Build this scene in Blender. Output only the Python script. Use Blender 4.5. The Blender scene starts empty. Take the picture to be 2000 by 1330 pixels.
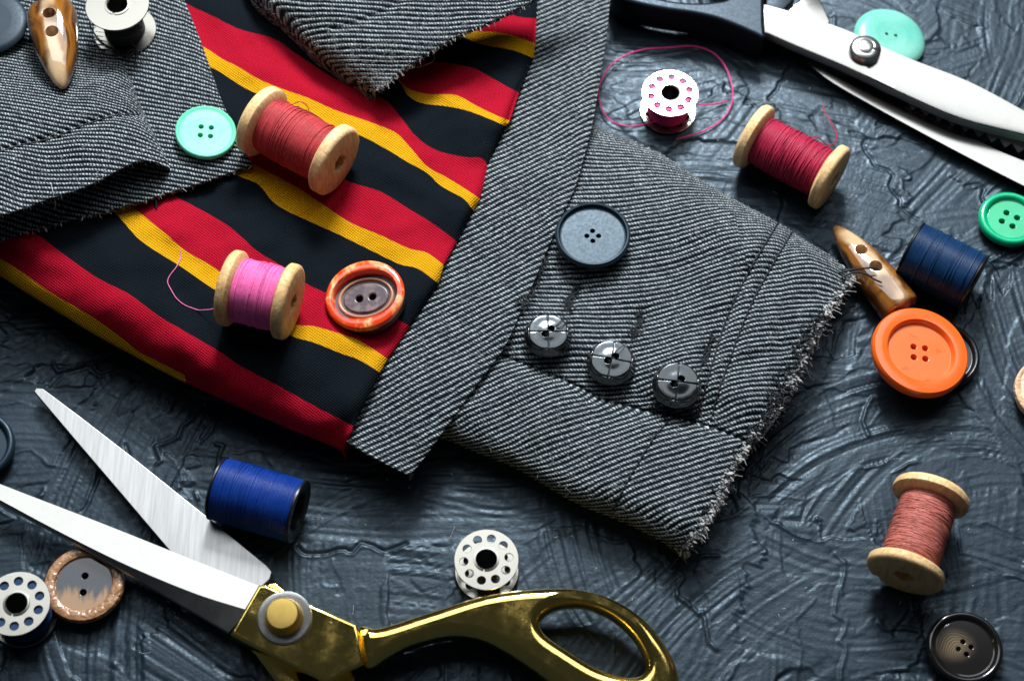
import bpy, math, random
import numpy as np
from mathutils import Vector, Matrix

S = 0.001                      # everything below is written in millimetres
rad = math.radians
scene = bpy.context.scene
col = scene.collection

# ------------------------------------------------------------------ camera
EL, DIST, FPX = rad(62), 640.0, 3600.0
cam_d = bpy.data.cameras.new('camera')
cam = bpy.data.objects.new('camera', cam_d); col.objects.link(cam)
cam_d.sensor_width = 36; cam_d.lens = FPX / 2000 * 36
cam_d.clip_start = 0.01; cam_d.clip_end = 50
CP = np.array([0, -DIST * math.cos(EL), DIST * math.sin(EL)])
cam.location = CP * S
cam.rotation_euler = (math.pi / 2 - EL, 0, 0)
cam_d.dof.use_dof = True
cam_d.dof.focus_distance = (DIST - 18) * S
cam_d.dof.aperture_fstop = 11
scene.camera = cam
CF = np.array([0, math.cos(EL), -math.sin(EL)]); CU = np.array([0, math.sin(EL), math.cos(EL)])

# ------------------------------------------------------------------ light
world = bpy.data.worlds.new('World'); scene.world = world; world.use_nodes = True
bg = world.node_tree.nodes['Background']
bg.inputs[0].default_value = (0.62, 0.76, 0.95, 1); bg.inputs[1].default_value = 0.032
def area(name, loc, look, sx, sy, watts, colour):
    ld = bpy.data.lights.new(name, 'AREA'); ld.shape = 'RECTANGLE'
    ld.size = sx; ld.size_y = sy; ld.energy = watts; ld.color = colour
    lo = bpy.data.objects.new(name, ld); col.objects.link(lo)
    lo.location = loc
    lo.rotation_euler = (Vector(look) - Vector(loc)).to_track_quat('-Z', 'Y').to_euler()
area('softbox', (-0.02, 0.40, 0.70), (0, 0.13, 0), 1.00, 0.50, 3.9, (0.92, 0.97, 1.0))        # big soft window of light behind the table
area('key_lamp', (0.03, 0.68, 0.72), (0, 0.0, 0), 0.25, 0.22, 15.5, (0.95, 0.98, 1.0))      # the harder lamp that draws the shadows

scene.view_settings.view_transform = 'Standard'
scene.view_settings.look = 'None'
scene.view_settings.exposure = 0.22
scene.view_settings.gamma = 1.0
scene.render.engine = 'CYCLES'
scene.cycles.max_bounces = 8

rng = np.random.default_rng(7)
random.seed(7)

# ------------------------------------------------------------------ helpers
def at(px, py, z=0.0):
    """point of the place (mm) that photograph pixel (px,py) shows at height z"""
    px = np.asarray(px, float); py = np.asarray(py, float); z = np.asarray(z, float)
    d = CF + ((px - 1000) / FPX)[..., None] * np.array([1., 0, 0]) - ((py - 665) / FPX)[..., None] * CU
    t = (z - CP[2]) / d[..., 2]
    return CP + t[..., None] * d

def on_plane(px, py, o, n):
    px = np.asarray(px, float); py = np.asarray(py, float)
    d = CF + ((px - 1000) / FPX)[..., None] * np.array([1., 0, 0]) - ((py - 665) / FPX)[..., None] * CU
    t = np.dot(o - CP, n) / (d @ n)
    return CP + t[..., None] * d

def mmpp(py, z=0.0):
    p = at(1000, py, z)
    return float(np.dot(p - CP, CF)) / FPX

def unit(v):
    v = np.asarray(v, float); return v / np.linalg.norm(v)

def frame(o, zax, xax=(1, 0, 0)):
    z = unit(zax); x = np.asarray(xax, float); x = unit(x - z * np.dot(x, z)); y = np.cross(z, x)
    return np.array(o, float), np.stack([x, y, z], 0)

def xf(V, fr):
    return np.asarray(V, float) @ fr[1] + fr[0]

def catmull(P, n=None, closed=False, step=None):
    P = np.asarray(P, float)
    k = len(P)
    out = []
    segs = k if closed else k - 1
    for i in range(segs):
        if closed:
            p0, p1, p2, p3 = P[(i - 1) % k], P[i], P[(i + 1) % k], P[(i + 2) % k]
        else:
            p1, p2 = P[i], P[i + 1]
            p0 = P[i - 1] if i > 0 else 2 * p1 - p2
            p3 = P[i + 2] if i + 2 < k else 2 * p2 - p1
        # centripetal-like tension to avoid overshoot
        t = np.linspace(0, 1, 12, endpoint=False)[:, None]
        m1 = (p2 - p0) * 0.5; m2 = (p3 - p1) * 0.5
        L = np.linalg.norm(p2 - p1)
        for m in (m1, m2):
            lm = np.linalg.norm(m)
            if lm > L * 1.2: m *= L * 1.2 / lm
        h = (2 * t**3 - 3 * t**2 + 1) * p1 + (t**3 - 2 * t**2 + t) * m1 + (-2 * t**3 + 3 * t**2) * p2 + (t**3 - t**2) * m2
        out.append(h)
    if not closed: out.append(P[-1:])
    Q = np.concatenate(out)
    if closed: Q = np.concatenate([Q, Q[:1]])
    if n is None and step is None: return Q[:-1] if closed else Q
    s = np.concatenate([[0], np.cumsum(np.linalg.norm(np.diff(Q, axis=0), axis=1))])
    if n is None: n = max(4, int(s[-1] / step))
    ss = np.linspace(0, s[-1], n, endpoint=not closed)
    return np.stack([np.interp(ss, s, Q[:, j]) for j in range(Q.shape[1])], 1)

def hash2(ix, iy, seed):
    h = (ix.astype(np.int64) * 374761393 + iy.astype(np.int64) * 668265263 + seed * 974634777) & 0x7fffffff
    h = (h ^ (h >> 13)) * 1274126177 & 0x7fffffff
    return ((h ^ (h >> 16)) & 0xffff) / 65535.0

def vnoise(x, y, seed=0):
    x = np.asarray(x, float); y = np.asarray(y, float)
    ix = np.floor(x); iy = np.floor(y); fx = x - ix; fy = y - iy
    fx = fx * fx * (3 - 2 * fx); fy = fy * fy * (3 - 2 * fy)
    a = hash2(ix, iy, seed); b = hash2(ix + 1, iy, seed); c = hash2(ix, iy + 1, seed); d = hash2(ix + 1, iy + 1, seed)
    return (a + (b - a) * fx) * (1 - fy) + (c + (d - c) * fx) * fy - 0.5

def fbm(x, y, seed=0, o=3):
    r = 0; a = 1.0
    for i in range(o):
        r = r + a * vnoise(x, y, seed + i * 17); x = x * 2.03; y = y * 2.03; a *= .5
    return r

def pdist(P, line):
    """distance (px) of grid points to a polyline, signed side as second value"""
    line = np.asarray(line, float)
    best = np.full(P.shape[:-1], 1e9); side = np.zeros(P.shape[:-1])
    for a, b in zip(line[:-1], line[1:]):
        ab = b - a; t = np.clip(((P - a) @ ab) / (ab @ ab), 0, 1)
        q = a + t[..., None] * ab; d = np.linalg.norm(P - q, axis=-1)
        sd = ab[0] * (P[..., 1] - a[1]) - ab[1] * (P[..., 0] - a[0])
        m = d < best; best = np.where(m, d, best); side = np.where(m, np.sign(sd), side)
    return best, side

def sstep(a, b, x):
    t = np.clip((x - a) / (b - a), 0, 1); return t * t * (3 - 2 * t)

# ---- scene objects
def tag(o, label=None, cat=None, group=None, kind=None):
    if label: o['label'] = label
    if cat: o['category'] = cat
    if group: o['group'] = group
    if kind: o['kind'] = kind
    return o

def thing(name, label, cat, loc, group=None):
    o = bpy.data.objects.new(name, None); col.objects.link(o)
    o.location = np.asarray(loc, float) * S; o.empty_display_size = 0.005
    return tag(o, label, cat, group)

def world_loc(o):
    v = np.zeros(3)
    while o is not None:
        v = v + np.array(o.location); o = o.parent
    return v / S

def mk(name, V, F, mat, parent=None, smooth=True, sharp=None, uv=None, origin=None, cols=None, caps=None):
    """V in mm, place coordinates"""
    V = np.asarray(V, float)
    if parent is not None: org = world_loc(parent); loc = np.zeros(3)
    else:
        org = np.asarray(origin if origin is not None else [V[:, 0].mean(), V[:, 1].mean(), V[:, 2].min()], float); loc = org
    me = bpy.data.meshes.new(name)
    Vl = (V - org) * S
    if isinstance(F, np.ndarray):
        k = F.shape[1]
        me.vertices.add(len(Vl)); me.vertices.foreach_set('co', Vl.astype(np.float32).ravel())
        me.loops.add(F.size); me.loops.foreach_set('vertex_index', F.astype(np.int32).ravel())
        me.polygons.add(len(F))
        me.polygons.foreach_set('loop_start', np.arange(0, F.size, k, dtype=np.int32))
        me.polygons.foreach_set('loop_total', np.full(len(F), k, dtype=np.int32))
        me.update(calc_edges=True)
    else:
        me.from_pydata([tuple(v) for v in Vl], [], [tuple(int(i) for i in f) for f in F]); me.update()
    me.polygons.foreach_set('use_smooth', np.full(len(me.polygons), bool(smooth)))
    if smooth and sharp: me.set_sharp_from_angle(angle=rad(sharp))
    if caps is not None:                        # keep big flat caps flat: mark their outline sharp
        nf = len(me.polygons); nn = np.zeros(nf * 3, np.float32); me.polygons.foreach_get('normal', nn); nn = nn.reshape(-1, 3)
        flat = np.abs(nn @ np.asarray(caps, np.float32)) > .9995
        sh = me.attributes.get('sharp_edge') or me.attributes.new('sharp_edge', 'BOOLEAN', 'EDGE')
        se = np.zeros(len(me.edges), bool); sh.data.foreach_get('value', se)
        cnt = np.zeros(len(me.edges), np.int32); tot = np.zeros(len(me.edges), np.int32)
        ei = np.zeros(len(me.loops), np.int32); me.loops.foreach_get('edge_index', ei)
        lt = np.zeros(nf, np.int32); me.polygons.foreach_get('loop_total', lt)
        np.add.at(cnt, ei, np.repeat(flat, lt).astype(np.int32)); np.add.at(tot, ei, 1)
        se |= (cnt > 0) & (cnt < tot); sh.data.foreach_set('value', se)
    if uv is not None:
        ul = me.uv_layers.new(name='UVMap')
        li = np.zeros(len(me.loops), np.int32); me.loops.foreach_get('vertex_index', li)
        ul.data.foreach_set('uv', np.asarray(uv, np.float32)[li].ravel())
    if cols is not None:
        ca = me.color_attributes.new('Col', 'FLOAT_COLOR', 'CORNER')
        ca.data.foreach_set('color', np.asarray(cols, np.float32).ravel())
    if mat is not None: me.materials.append(mat)
    o = bpy.data.objects.new(name, me); col.objects.link(o)
    o.location = loc * S
    if parent is not None: o.parent = parent
    return o

def gridf(nv, nu, wrap=False, flip=False):
    i, j = np.meshgrid(np.arange(nv - 1), np.arange(nu if wrap else nu - 1), indexing='ij')
    j2 = (j + 1) % nu
    f = np.stack([i * nu + j, i * nu + j2, (i + 1) * nu + j2, (i + 1) * nu + j], -1).reshape(-1, 4)
    return f[:, ::-1] if flip else f

def join(parts):
    Vs, Fs, n = [], [], 0
    arr = all(isinstance(f, np.ndarray) and f.shape[1] == 4 for _, f in parts)
    for V, F in parts:
        V = np.asarray(V, float)
        if arr: Fs.append(F + n)
        else: Fs += [[int(i) + n for i in f] for f in F]
        Vs.append(V); n += len(V)
    return np.concatenate(Vs), (np.concatenate(Fs) if arr else Fs)

def lathe(prof, seg=72, close=False):
    prof = np.asarray(prof, float)
    if close: prof = np.concatenate([prof, prof[:1]])
    a = np.linspace(0, 2 * math.pi, seg, endpoint=False)
    V = np.stack([prof[:, 0, None] * np.cos(a), prof[:, 0, None] * np.sin(a), np.repeat(prof[:, 1, None], seg, 1)], -1).reshape(-1, 3)
    return V, gridf(len(prof), seg, True, True)

def tube(P, r, sides=6, cap=True):
    P = np.asarray(P, float); n = len(P)
    T = np.gradient(P, axis=0); T /= np.linalg.norm(T, axis=1)[:, None] + 1e-12
    N = np.zeros_like(P); ref = np.array([0, 0, 1.]) if abs(T[0, 2]) < .9 else np.array([1., 0, 0])
    v = ref - T[0] * (ref @ T[0]); v /= np.linalg.norm(v); N[0] = v
    for i in range(1, n):
        v = N[i - 1] - T[i] * (N[i - 1] @ T[i]); v /= math.sqrt(v @ v) + 1e-12; N[i] = v
    B = np.cross(T, N)
    a = np.linspace(0, 2 * math.pi, sides, endpoint=False)
    r = np.broadcast_to(np.asarray(r, float), (n,))
    V = P[:, None] + r[:, None, None] * (N[:, None] * np.cos(a)[None, :, None] + B[:, None] * np.sin(a)[None, :, None])
    F = gridf(n, sides, True)
    return V.reshape(-1, 3), F

def plate(loops, thick, bevel, res=4):
    """flat outline(s) (mm, local 2D) -> solid with rounded edges, top at z=0"""
    cu = bpy.data.curves.new('tmp', 'CURVE'); cu.dimensions = '2D'; cu.fill_mode = 'BOTH'
    for L in loops:
        sp = cu.splines.new('POLY'); sp.points.add(len(L) - 1); sp.use_cyclic_u = True
        for p, q in zip(sp.points, L): p.co = (q[0], q[1], 0, 1)
    cu.extrude = max(thick / 2 - bevel, 0.001); cu.bevel_depth = bevel; cu.bevel_resolution = res; cu.offset = -bevel
    ob = bpy.data.objects.new('tmp', cu); col.objects.link(ob)
    dg = bpy.context.evaluated_depsgraph_get()
    me = bpy.data.meshes.new_from_object(ob.evaluated_get(dg))
    V = np.zeros(len(me.vertices) * 3); me.vertices.foreach_get('co', V); V = V.reshape(-1, 3)
    V[:, 2] -= thick / 2
    F = [list(p.vertices) for p in me.polygons]
    bpy.data.objects.remove(ob); bpy.data.curves.remove(cu); bpy.data.meshes.remove(me)
    return weld(V, F)

def weld(V, F):
    key = np.round(V / 1e-3).astype(np.int64)
    _, idx, inv = np.unique(key, axis=0, return_index=True, return_inverse=True)
    inv = inv.ravel(); V2 = V[idx]; out = []
    for f in F:
        g = []
        for i in f:
            j = int(inv[i])
            if not g or g[-1] != j: g.append(j)
        if len(g) > 2 and g[0] == g[-1]: g = g[:-1]
        if len(set(g)) > 2: out.append(g)
    return V2, out

def plate_px(loops_px, org_px, z, n, thick, bevel, res=4, smooth=(True,), step=0.8):
    """outline given where it shows, on a plane through (org_px,z) with normal n"""
    o = at(org_px[0], org_px[1], z); n = unit(n); fr = frame(o, n)
    loops = []
    for i, L in enumerate(loops_px):
        L = np.asarray(L, float)
        W = on_plane(L[:, 0], L[:, 1], o, n); l2 = (W - o) @ fr[1].T
        l2 = l2[:, :2]
        if smooth[min(i, len(smooth) - 1)]: l2 = catmull(l2, closed=True, step=step)
        loops.append(l2)
    V, F = plate(loops, thick, bevel, res)
    return xf(V, fr), F

def circ(r, n=48, c=(0, 0), ry=None):
    a = np.linspace(0, 2 * math.pi, n, endpoint=False)
    return np.stack([c[0] + r * np.cos(a), c[1] + (ry or r) * np.sin(a)], 1)

# ------------------------------------------------------------------ materials
class N:
    def __init__(s, name):
        s.m = bpy.data.materials.new(name); s.m.use_nodes = True
        s.t = s.m.node_tree; s.b = s.t.nodes['Principled BSDF']
    def n(s, typ, **kw):
        nd = s.t.nodes.new(typ)
        for k, v in kw.items():
            if k == 'i':
                for kk, vv in v.items():
                    if hasattr(vv, 'is_output'): s.t.links.new(vv, nd.inputs[kk])
                    else: nd.inputs[kk].default_value = vv
            else: setattr(nd, k, v)
        return nd
    def math(s, op, a, b=0.0, c=None):
        i = {0: a, 1: b}
        if c is not None: i[2] = c
        return s.n('ShaderNodeMath', operation=op, i=i).outputs[0]
    def mr(s, v, a, b, c=0.0, d=1.0, smooth=True):
        nd = s.n('ShaderNodeMapRange', i={0: v, 1: a, 2: b, 3: c, 4: d})
        if smooth: nd.interpolation_type = 'SMOOTHSTEP'
        return nd.outputs[0]
    def mix(s, f, a, b):
        nd = s.n('ShaderNodeMix', data_type='RGBA')
        for idx, v in ((0, f), (6, a), (7, b)):
            if hasattr(v, 'is_output'): s.t.links.new(v, nd.inputs[idx])
            else: nd.inputs[idx].default_value = (tuple(v) + (1,))[:4] if idx else v
        return nd.outputs[2]
    def noise(s, scale, detail=3, vec=None, rough=.55, dist=0.0):
        i = {'Scale': scale, 'Detail': detail, 'Roughness': rough, 'Distortion': dist}
        if vec is not None: i['Vector'] = vec
        return s.n('ShaderNodeTexNoise', i=i).outputs[0]
    def obj(s, scale=(1, 1, 1), rot=(0, 0, 0), gen='Object'):
        tc = s.n('ShaderNodeTexCoord').outputs[gen]
        return s.n('ShaderNodeMapping', i={'Vector': tc, 'Scale': scale, 'Rotation': rot}).outputs[0]
    def ramp(s, f, stops):
        r = s.n('ShaderNodeValToRGB', i={0: f}); e = r.color_ramp.elements
        while len(e) < len(stops): e.new(.5)
        for el, (p, c) in zip(e, stops): el.position = p; el.color = tuple(c) + (1,)
        return r.outputs[0]
    def bump(s, h, strength=.3, dist=0.0003, normal=None):
        i = {'Strength': strength, 'Distance': dist, 'Height': h}
        if normal is not None: i['Normal'] = normal
        o = s.n('ShaderNodeBump', i=i).outputs[0]; s.t.links.new(o, s.b.inputs['Normal']); return o
    def set(s, **kw):
        nm = {'base': 'Base Color', 'rough': 'Roughness', 'metal': 'Metallic', 'spec': 'Specular IOR Level', 'coat': 'Coat Weight',
              'coatr': 'Coat Roughness', 'sheen': 'Sheen Weight', 'sheenr': 'Sheen Roughness', 'sss': 'Subsurface Weight', 'aniso': 'Anisotropic', 'trans': 'Transmission Weight', 'sheent': 'Sheen Tint'}
        for k, v in kw.items():
            inp = s.b.inputs[nm[k]]
            if hasattr(v, 'is_output'): s.t.links.new(v, inp)
            elif isinstance(v, tuple): inp.default_value = (v + (1,))[:4]
            else: inp.default_value = v
        return s

def plastic(name, base, rough=.25, var=.12, coat=.0, spec=.5, sss=0, base2=None, scale=120):
    m = N(name); f = m.noise(scale, 4, m.obj())
    b2 = base2 or tuple(c * (1 - var) for c in base)
    m.set(base=m.mix(m.mr(f, .35, .65), base, b2), spec=spec, coat=coat, coatr=.08)
    sc = m.noise(900, 3, m.obj())
    m.set(rough=m.mr(sc, .3, .7, rough * .9, rough * 1.15))
    m.bump(m.noise(420, 3, m.obj()), .025, .0002)
    if sss:
        m.set(sss=sss); m.b.inputs['Subsurface Radius'].default_value = (.6, .6, .6); m.b.inputs['Subsurface Scale'].default_value = .002
    return m.m

def thread_mat(name, c, rough=.55, sheen=.3):
    m = N(name); f = m.noise(1400, 2, m.obj())
    g = m.noise(160, 2, m.obj())
    c1 = m.mix(m.mr(f, .3, .7), tuple(x * .72 for x in c), c)
    m.set(base=m.mix(m.mr(g, .35, .7, 0, .5), c1, tuple(min(1, x * 1.25 + .01) for x in c)), rough=rough, spec=.3)
    return m.m

def wood_mat(name, base, dark, axis_rot=(0, 0, 0)):
    m = N(name)
    v = m.obj((900, 900, 130), axis_rot)
    g = m.noise(1.0, 5, v, .6, .6)
    sp = m.noise(240, 4, m.obj())
    c = m.mix(m.mr(g, .38, .68), base, dark)
    st = m.noise(70, 3, m.obj())
    c = m.mix(m.mr(st, .56, .76, 0, .45), c, tuple(x * .7 for x in dark))
    c = m.mix(m.mr(sp, .70, .76, 0, .35), c, (.30, .17, .07))
    m.set(base=c, rough=m.mr(g, .3, .7, .42, .62), spec=.35)
    h = m.math('ADD', g, m.math('MULTIPLY', m.noise(700, 3, m.obj()), .5))
    m.bump(h, .34, .0005)
    return m.m

def steel(name, rough=.18, base=(.82, .81, .79), brushed=None, dirt=.0):
    m = N(name); m.set(metal=1.0)
    f = m.noise(160, 4, m.obj())
    m.set(base=m.mix(m.mr(f, .5, .75, 0, .10 + dirt), base, tuple(x * .6 for x in base)), rough=m.mr(f, .3, .7, rough * .92, rough * 1.1))
    if brushed is not None:
        v = m.obj(brushed[0], (0, 0, brushed[1]))
        b = m.noise(1.0, 4, v, .7)
        m.bump(b, brushed[2], .0002)
        m.set(base=m.mix(m.mr(b, .3, .7), base, tuple(x * .78 for x in base)))
    else:
        pass
    return m.m

# cloth of alternating black and off-white twill ribs, UV in mm (u along the rib, v across)
PITCH, SEG = 1.86, 1.05
def tweed_mat(name, light=(.60, .67, .71), dark=(.0055, .0095, .0145)):
    m = N(name)
    uv = m.n('ShaderNodeTexCoord').outputs['UV']
    ns = m.n('ShaderNodeTexNoise', i={'Vector': uv, 'Scale': .9, 'Detail': 2.0}).outputs['Color']
    off = m.n('ShaderNodeVectorMath', operation='SUBTRACT', i={0: ns, 1: (.5, .5, .5)}).outputs[0]
    off = m.n('ShaderNodeVectorMath', operation='MULTIPLY', i={0: off, 1: (1.0, .62, 0)}).outputs[0]
    uvn = m.n('ShaderNodeVectorMath', operation='ADD', i={0: uv, 1: off}).outputs[0]
    n2 = m.n('ShaderNodeTexNoise', i={'Vector': uv, 'Scale': .22, 'Detail': 1.0}).outputs['Color']
    o2 = m.n('ShaderNodeVectorMath', operation='SUBTRACT', i={0: n2, 1: (.5, .5, .5)}).outputs[0]
    uvn = m.n('ShaderNodeVectorMath', operation='MULTIPLY_ADD', i={0: o2, 1: (.0, .5, 0), 2: uvn}).outputs[0]
    sp = m.n('ShaderNodeSeparateXYZ', i={0: uvn})
    u, v = sp.outputs[0], sp.outputs[1]
    vv = m.math('DIVIDE', v, PITCH)
    row = m.math('FLOOR', vv); fv = m.math('FRACT', vv)
    rnd = m.n('ShaderNodeTexWhiteNoise', noise_dimensions='1D', i={'W': row}).outputs[0]
    d = m.math('MULTIPLY', m.math('ABSOLUTE', m.math('SUBTRACT', fv, .5)), 2.0)
    sx = m.math('ADD', m.math('ADD', m.math('DIVIDE', u, SEG), rnd), m.math('MULTIPLY', fv, .95))
    s = m.math('FRACT', sx)
    cell = m.n('ShaderNodeCombineXYZ', i={0: m.math('FLOOR', sx), 1: row}).outputs[0]
    yr = m.n('ShaderNodeTexWhiteNoise', noise_dimensions='2D', i={'Vector': cell}).outputs[0]
    sg = m.math('MULTIPLY', m.math('ABSOLUTE', m.math('SUBTRACT', s, .5)), 2.0)
    rib = m.mr(d, .28, .72, 1, 0)
    gap = m.mr(sg, .38, .97, 1, .0)
    mask = m.math('MULTIPLY', rib, gap)
    # dark yarn bits in the valley
    s2 = m.math('FRACT', m.math('SUBTRACT', m.math('DIVIDE', u, SEG), m.math('MULTIPLY', fv, .9)))
    sg2 = m.math('MULTIPLY', m.math('ABSOLUTE', m.math('SUBTRACT', s2, .5)), 2.0)
    fine = m.n('ShaderNodeTexNoise', i={'Vector': uv, 'Scale': 5.0, 'Detail': 3.0}).outputs[0]
    big = m.n('ShaderNodeTexNoise', i={'Vector': uv, 'Scale': .16, 'Detail': 3.0}).outputs[0]
    lc = m.mix(m.mr(fine, .25, .75), tuple(x * .38 for x in light), tuple(min(x * 1.15, .8) for x in light))
    lc = m.mix(m.mr(big, .35, .7, 0, .35), lc, tuple(x * .6 for x in light))
    dc = m.mix(m.mr(fine, .48, .8), dark, tuple(x * 5 for x in dark))
    neps = m.n('ShaderNodeTexNoise', i={'Vector': uv, 'Scale': 1.3, 'Detail': 1.0}).outputs[0]
    cmask = m.math('MULTIPLY', m.math('MULTIPLY', mask, m.mr(neps, .28, .45, .35, 1)), m.mr(yr, 0, 1, .55, 1.12, False))
    cmask = m.math('MAXIMUM', cmask, m.mr(fine, .60, .80, 0, .30))
    m.set(base=m.mix(cmask, dc, lc), rough=.9, spec=.08)
    h = m.math('ADD', mask, m.math('MULTIPLY', m.math('MULTIPLY', m.math('SUBTRACT', 1.0, rib), m.mr(sg2, .3, 1, 1, 0)), .35))
    h = m.math('ADD', h, m.math('MULTIPLY', fine, .45))
    m.bump(h, .8, .0006)
    return m.m

def lining_mat(name):
    m = N(name)
    uv = m.n('ShaderNodeTexCoord').outputs['UV']
    ca = m.n('ShaderNodeVertexColor', layer_name='Col').outputs[0]
    r = m.n('ShaderNodeMapping', i={'Vector': uv, 'Rotation': (0, 0, rad(38))}).outputs[0]
    w = m.n('ShaderNodeTexWave', bands_direction='X', i={'Vector': r, 'Scale': .42, 'Distortion': 1.2, 'Detail': 2.0, 'Detail Scale': 3.0}).outputs['Fac']
    w2 = m.n('ShaderNodeTexWave', bands_direction='Y', i={'Vector': r, 'Scale': .38, 'Distortion': 1.5, 'Detail': 2.0, 'Detail Scale': 3.0}).outputs['Fac']
    f = m.n('ShaderNodeTexNoise', i={'Vector': uv, 'Scale': 2.2, 'Detail': 4.0}).outputs[0]
    b = m.n('ShaderNodeTexNoise', i={'Vector': uv, 'Scale': .09, 'Detail': 3.0}).outputs[0]
    ww = m.math('MULTIPLY', w, w2)
    dark = m.n('ShaderNodeMix', data_type='RGBA', blend_type='MULTIPLY', i={0: 1.0, 7: (.42, .42, .46, 1)})
    m.t.links.new(ca, dark.inputs[6])
    c = m.mix(m.mr(ww, .05, .55), dark.outputs[2], ca)
    wear = m.n('ShaderNodeMix', data_type='RGBA', blend_type='ADD', i={7: (.006, .009, .012, 1)})
    m.t.links.new(c, wear.inputs[6]); m.t.links.new(m.mr(f, .56, .74, 0, .55), wear.inputs[0])
    m.set(base=wear.outputs[2], rough=.85, spec=.06)
    m.bump(m.math('ADD', ww, m.math('MULTIPLY', f, .6)), .6, .0004)
    return m.m

def board_mat():
    m = N('dark_plaster')
    o = m.obj()
    a = m.noise(35, 5, o, .6); b = m.noise(420, 4, o, .6); c = m.noise(1500, 3, o)
    v = m.obj((90, 900, 100), (0, 0, rad(28))); st = m.noise(1.0, 4, v, .65, .4)
    base = m.mix(m.mr(a, .3, .7), (.008, .0135, .020), (.017, .026, .036))
    base = m.mix(m.mr(b, .60, .78, 0, .4), base, (.035, .05, .062))
    base = m.mix(m.mr(c, .73, .78, 0, .6), base, (.22, .24, .26))
    m.set(base=base, rough=m.mr(b, .3, .7, .31, .52), spec=.35)
    m.b.inputs['Specular Tint'].default_value = (.64, .83, 1, 1)
    h = m.math('ADD', m.math('MULTIPLY', b, .7), m.math('ADD', m.math('MULTIPLY', st, .22), m.math('MULTIPLY', c, .14)))
    m.bump(h, .36, .0006)
    return m.m

def gold_mat(name):
    m = N(name); m.set(metal=1.0)
    d = m.noise(110, 6, m.obj(), .68); sp = m.noise(900, 4, m.obj(), .7); sc = m.noise(1.0, 3, m.obj((900, 120, 500), (0, 0, .9)), .7, .8)
    base = m.mix(m.mr(d, .42, .66), (.95, .69, .18), (.82, .58, .16))
    m.set(base=base, rough=m.math('ADD', m.mr(d, .40, .75, .09, .22), m.math('MULTIPLY', m.mr(sp, .60, .72, 0, .14), m.mr(d, .42, .62, .15, 1))))
    h = m.math('ADD', m.math('MULTIPLY', sp, .5), sc)
    m.bump(h, .16, .0002)
    return m.m

def horn_mat(name, seed):
    m = N(name)
    v = m.obj((1, 1, 1))
    v = m.n('ShaderNodeMapping', i={'Vector': v, 'Location': (seed, seed * .37, 0), 'Scale': (38, 95, 60)}).outputs[0]
    a = m.noise(1.2, 3, v, .5, 1.4)
    c = m.ramp(a, [(.30, (.05, .016, .005)), (.42, (.10, .034, .007)), (.52, (.28, .11, .015)), (.60, (.20, .075, .014)), (.70, (.10, .035, .008))])
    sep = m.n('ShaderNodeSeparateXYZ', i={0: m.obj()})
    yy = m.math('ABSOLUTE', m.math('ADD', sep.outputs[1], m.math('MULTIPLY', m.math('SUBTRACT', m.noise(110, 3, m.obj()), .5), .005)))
    c = m.mix(m.math('MULTIPLY', m.mr(yy, .0036, .0014, 0, .75), m.mr(m.noise(60, 2, m.obj()), .40, .58, .1, 1)), c, (.70, .52, .32))  # pale streak along the middle, also painting the softbox reflection into the horn colour
    m.set(base=c, rough=.06, spec=.9, coat=1.0, coatr=.03, sss=.15)
    m.b.inputs['Subsurface Radius'].default_value = (1, .5, .2); m.b.inputs['Subsurface Scale'].default_value = .003
    return m.m

M = dict(
    board=board_mat(), tweed=tweed_mat('tweed'), lining=lining_mat('striped_lining'),
    steel=steel('polished_steel', .30, (.62, .62, .61)), blade=steel('blade_steel', .17, (.36, .353, .335)), nickel=steel('bobbin_steel', .20, (.36, .345, .31)),
    gold=gold_mat('gold_plating'), knob=steel('brass', .30, (.85, .58, .16)),
    blackcloth=plastic('black_cotton', (.010, .013, .018), .8, spec=.2),
    blackthread=thread_mat('black_thread', (.006, .009, .013)),
    greyyarn=thread_mat('grey_yarn', (.42, .41, .40), .9, .2),
    whitehair=thread_mat('pale_fibre', (.5, .5, .5), .8, .2),
    blackplastic=plastic('black_plastic', (.008, .009, .011), .3),
    handle=plastic('handle_black', (.004, .006, .009), .36, spec=.26),
)

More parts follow.
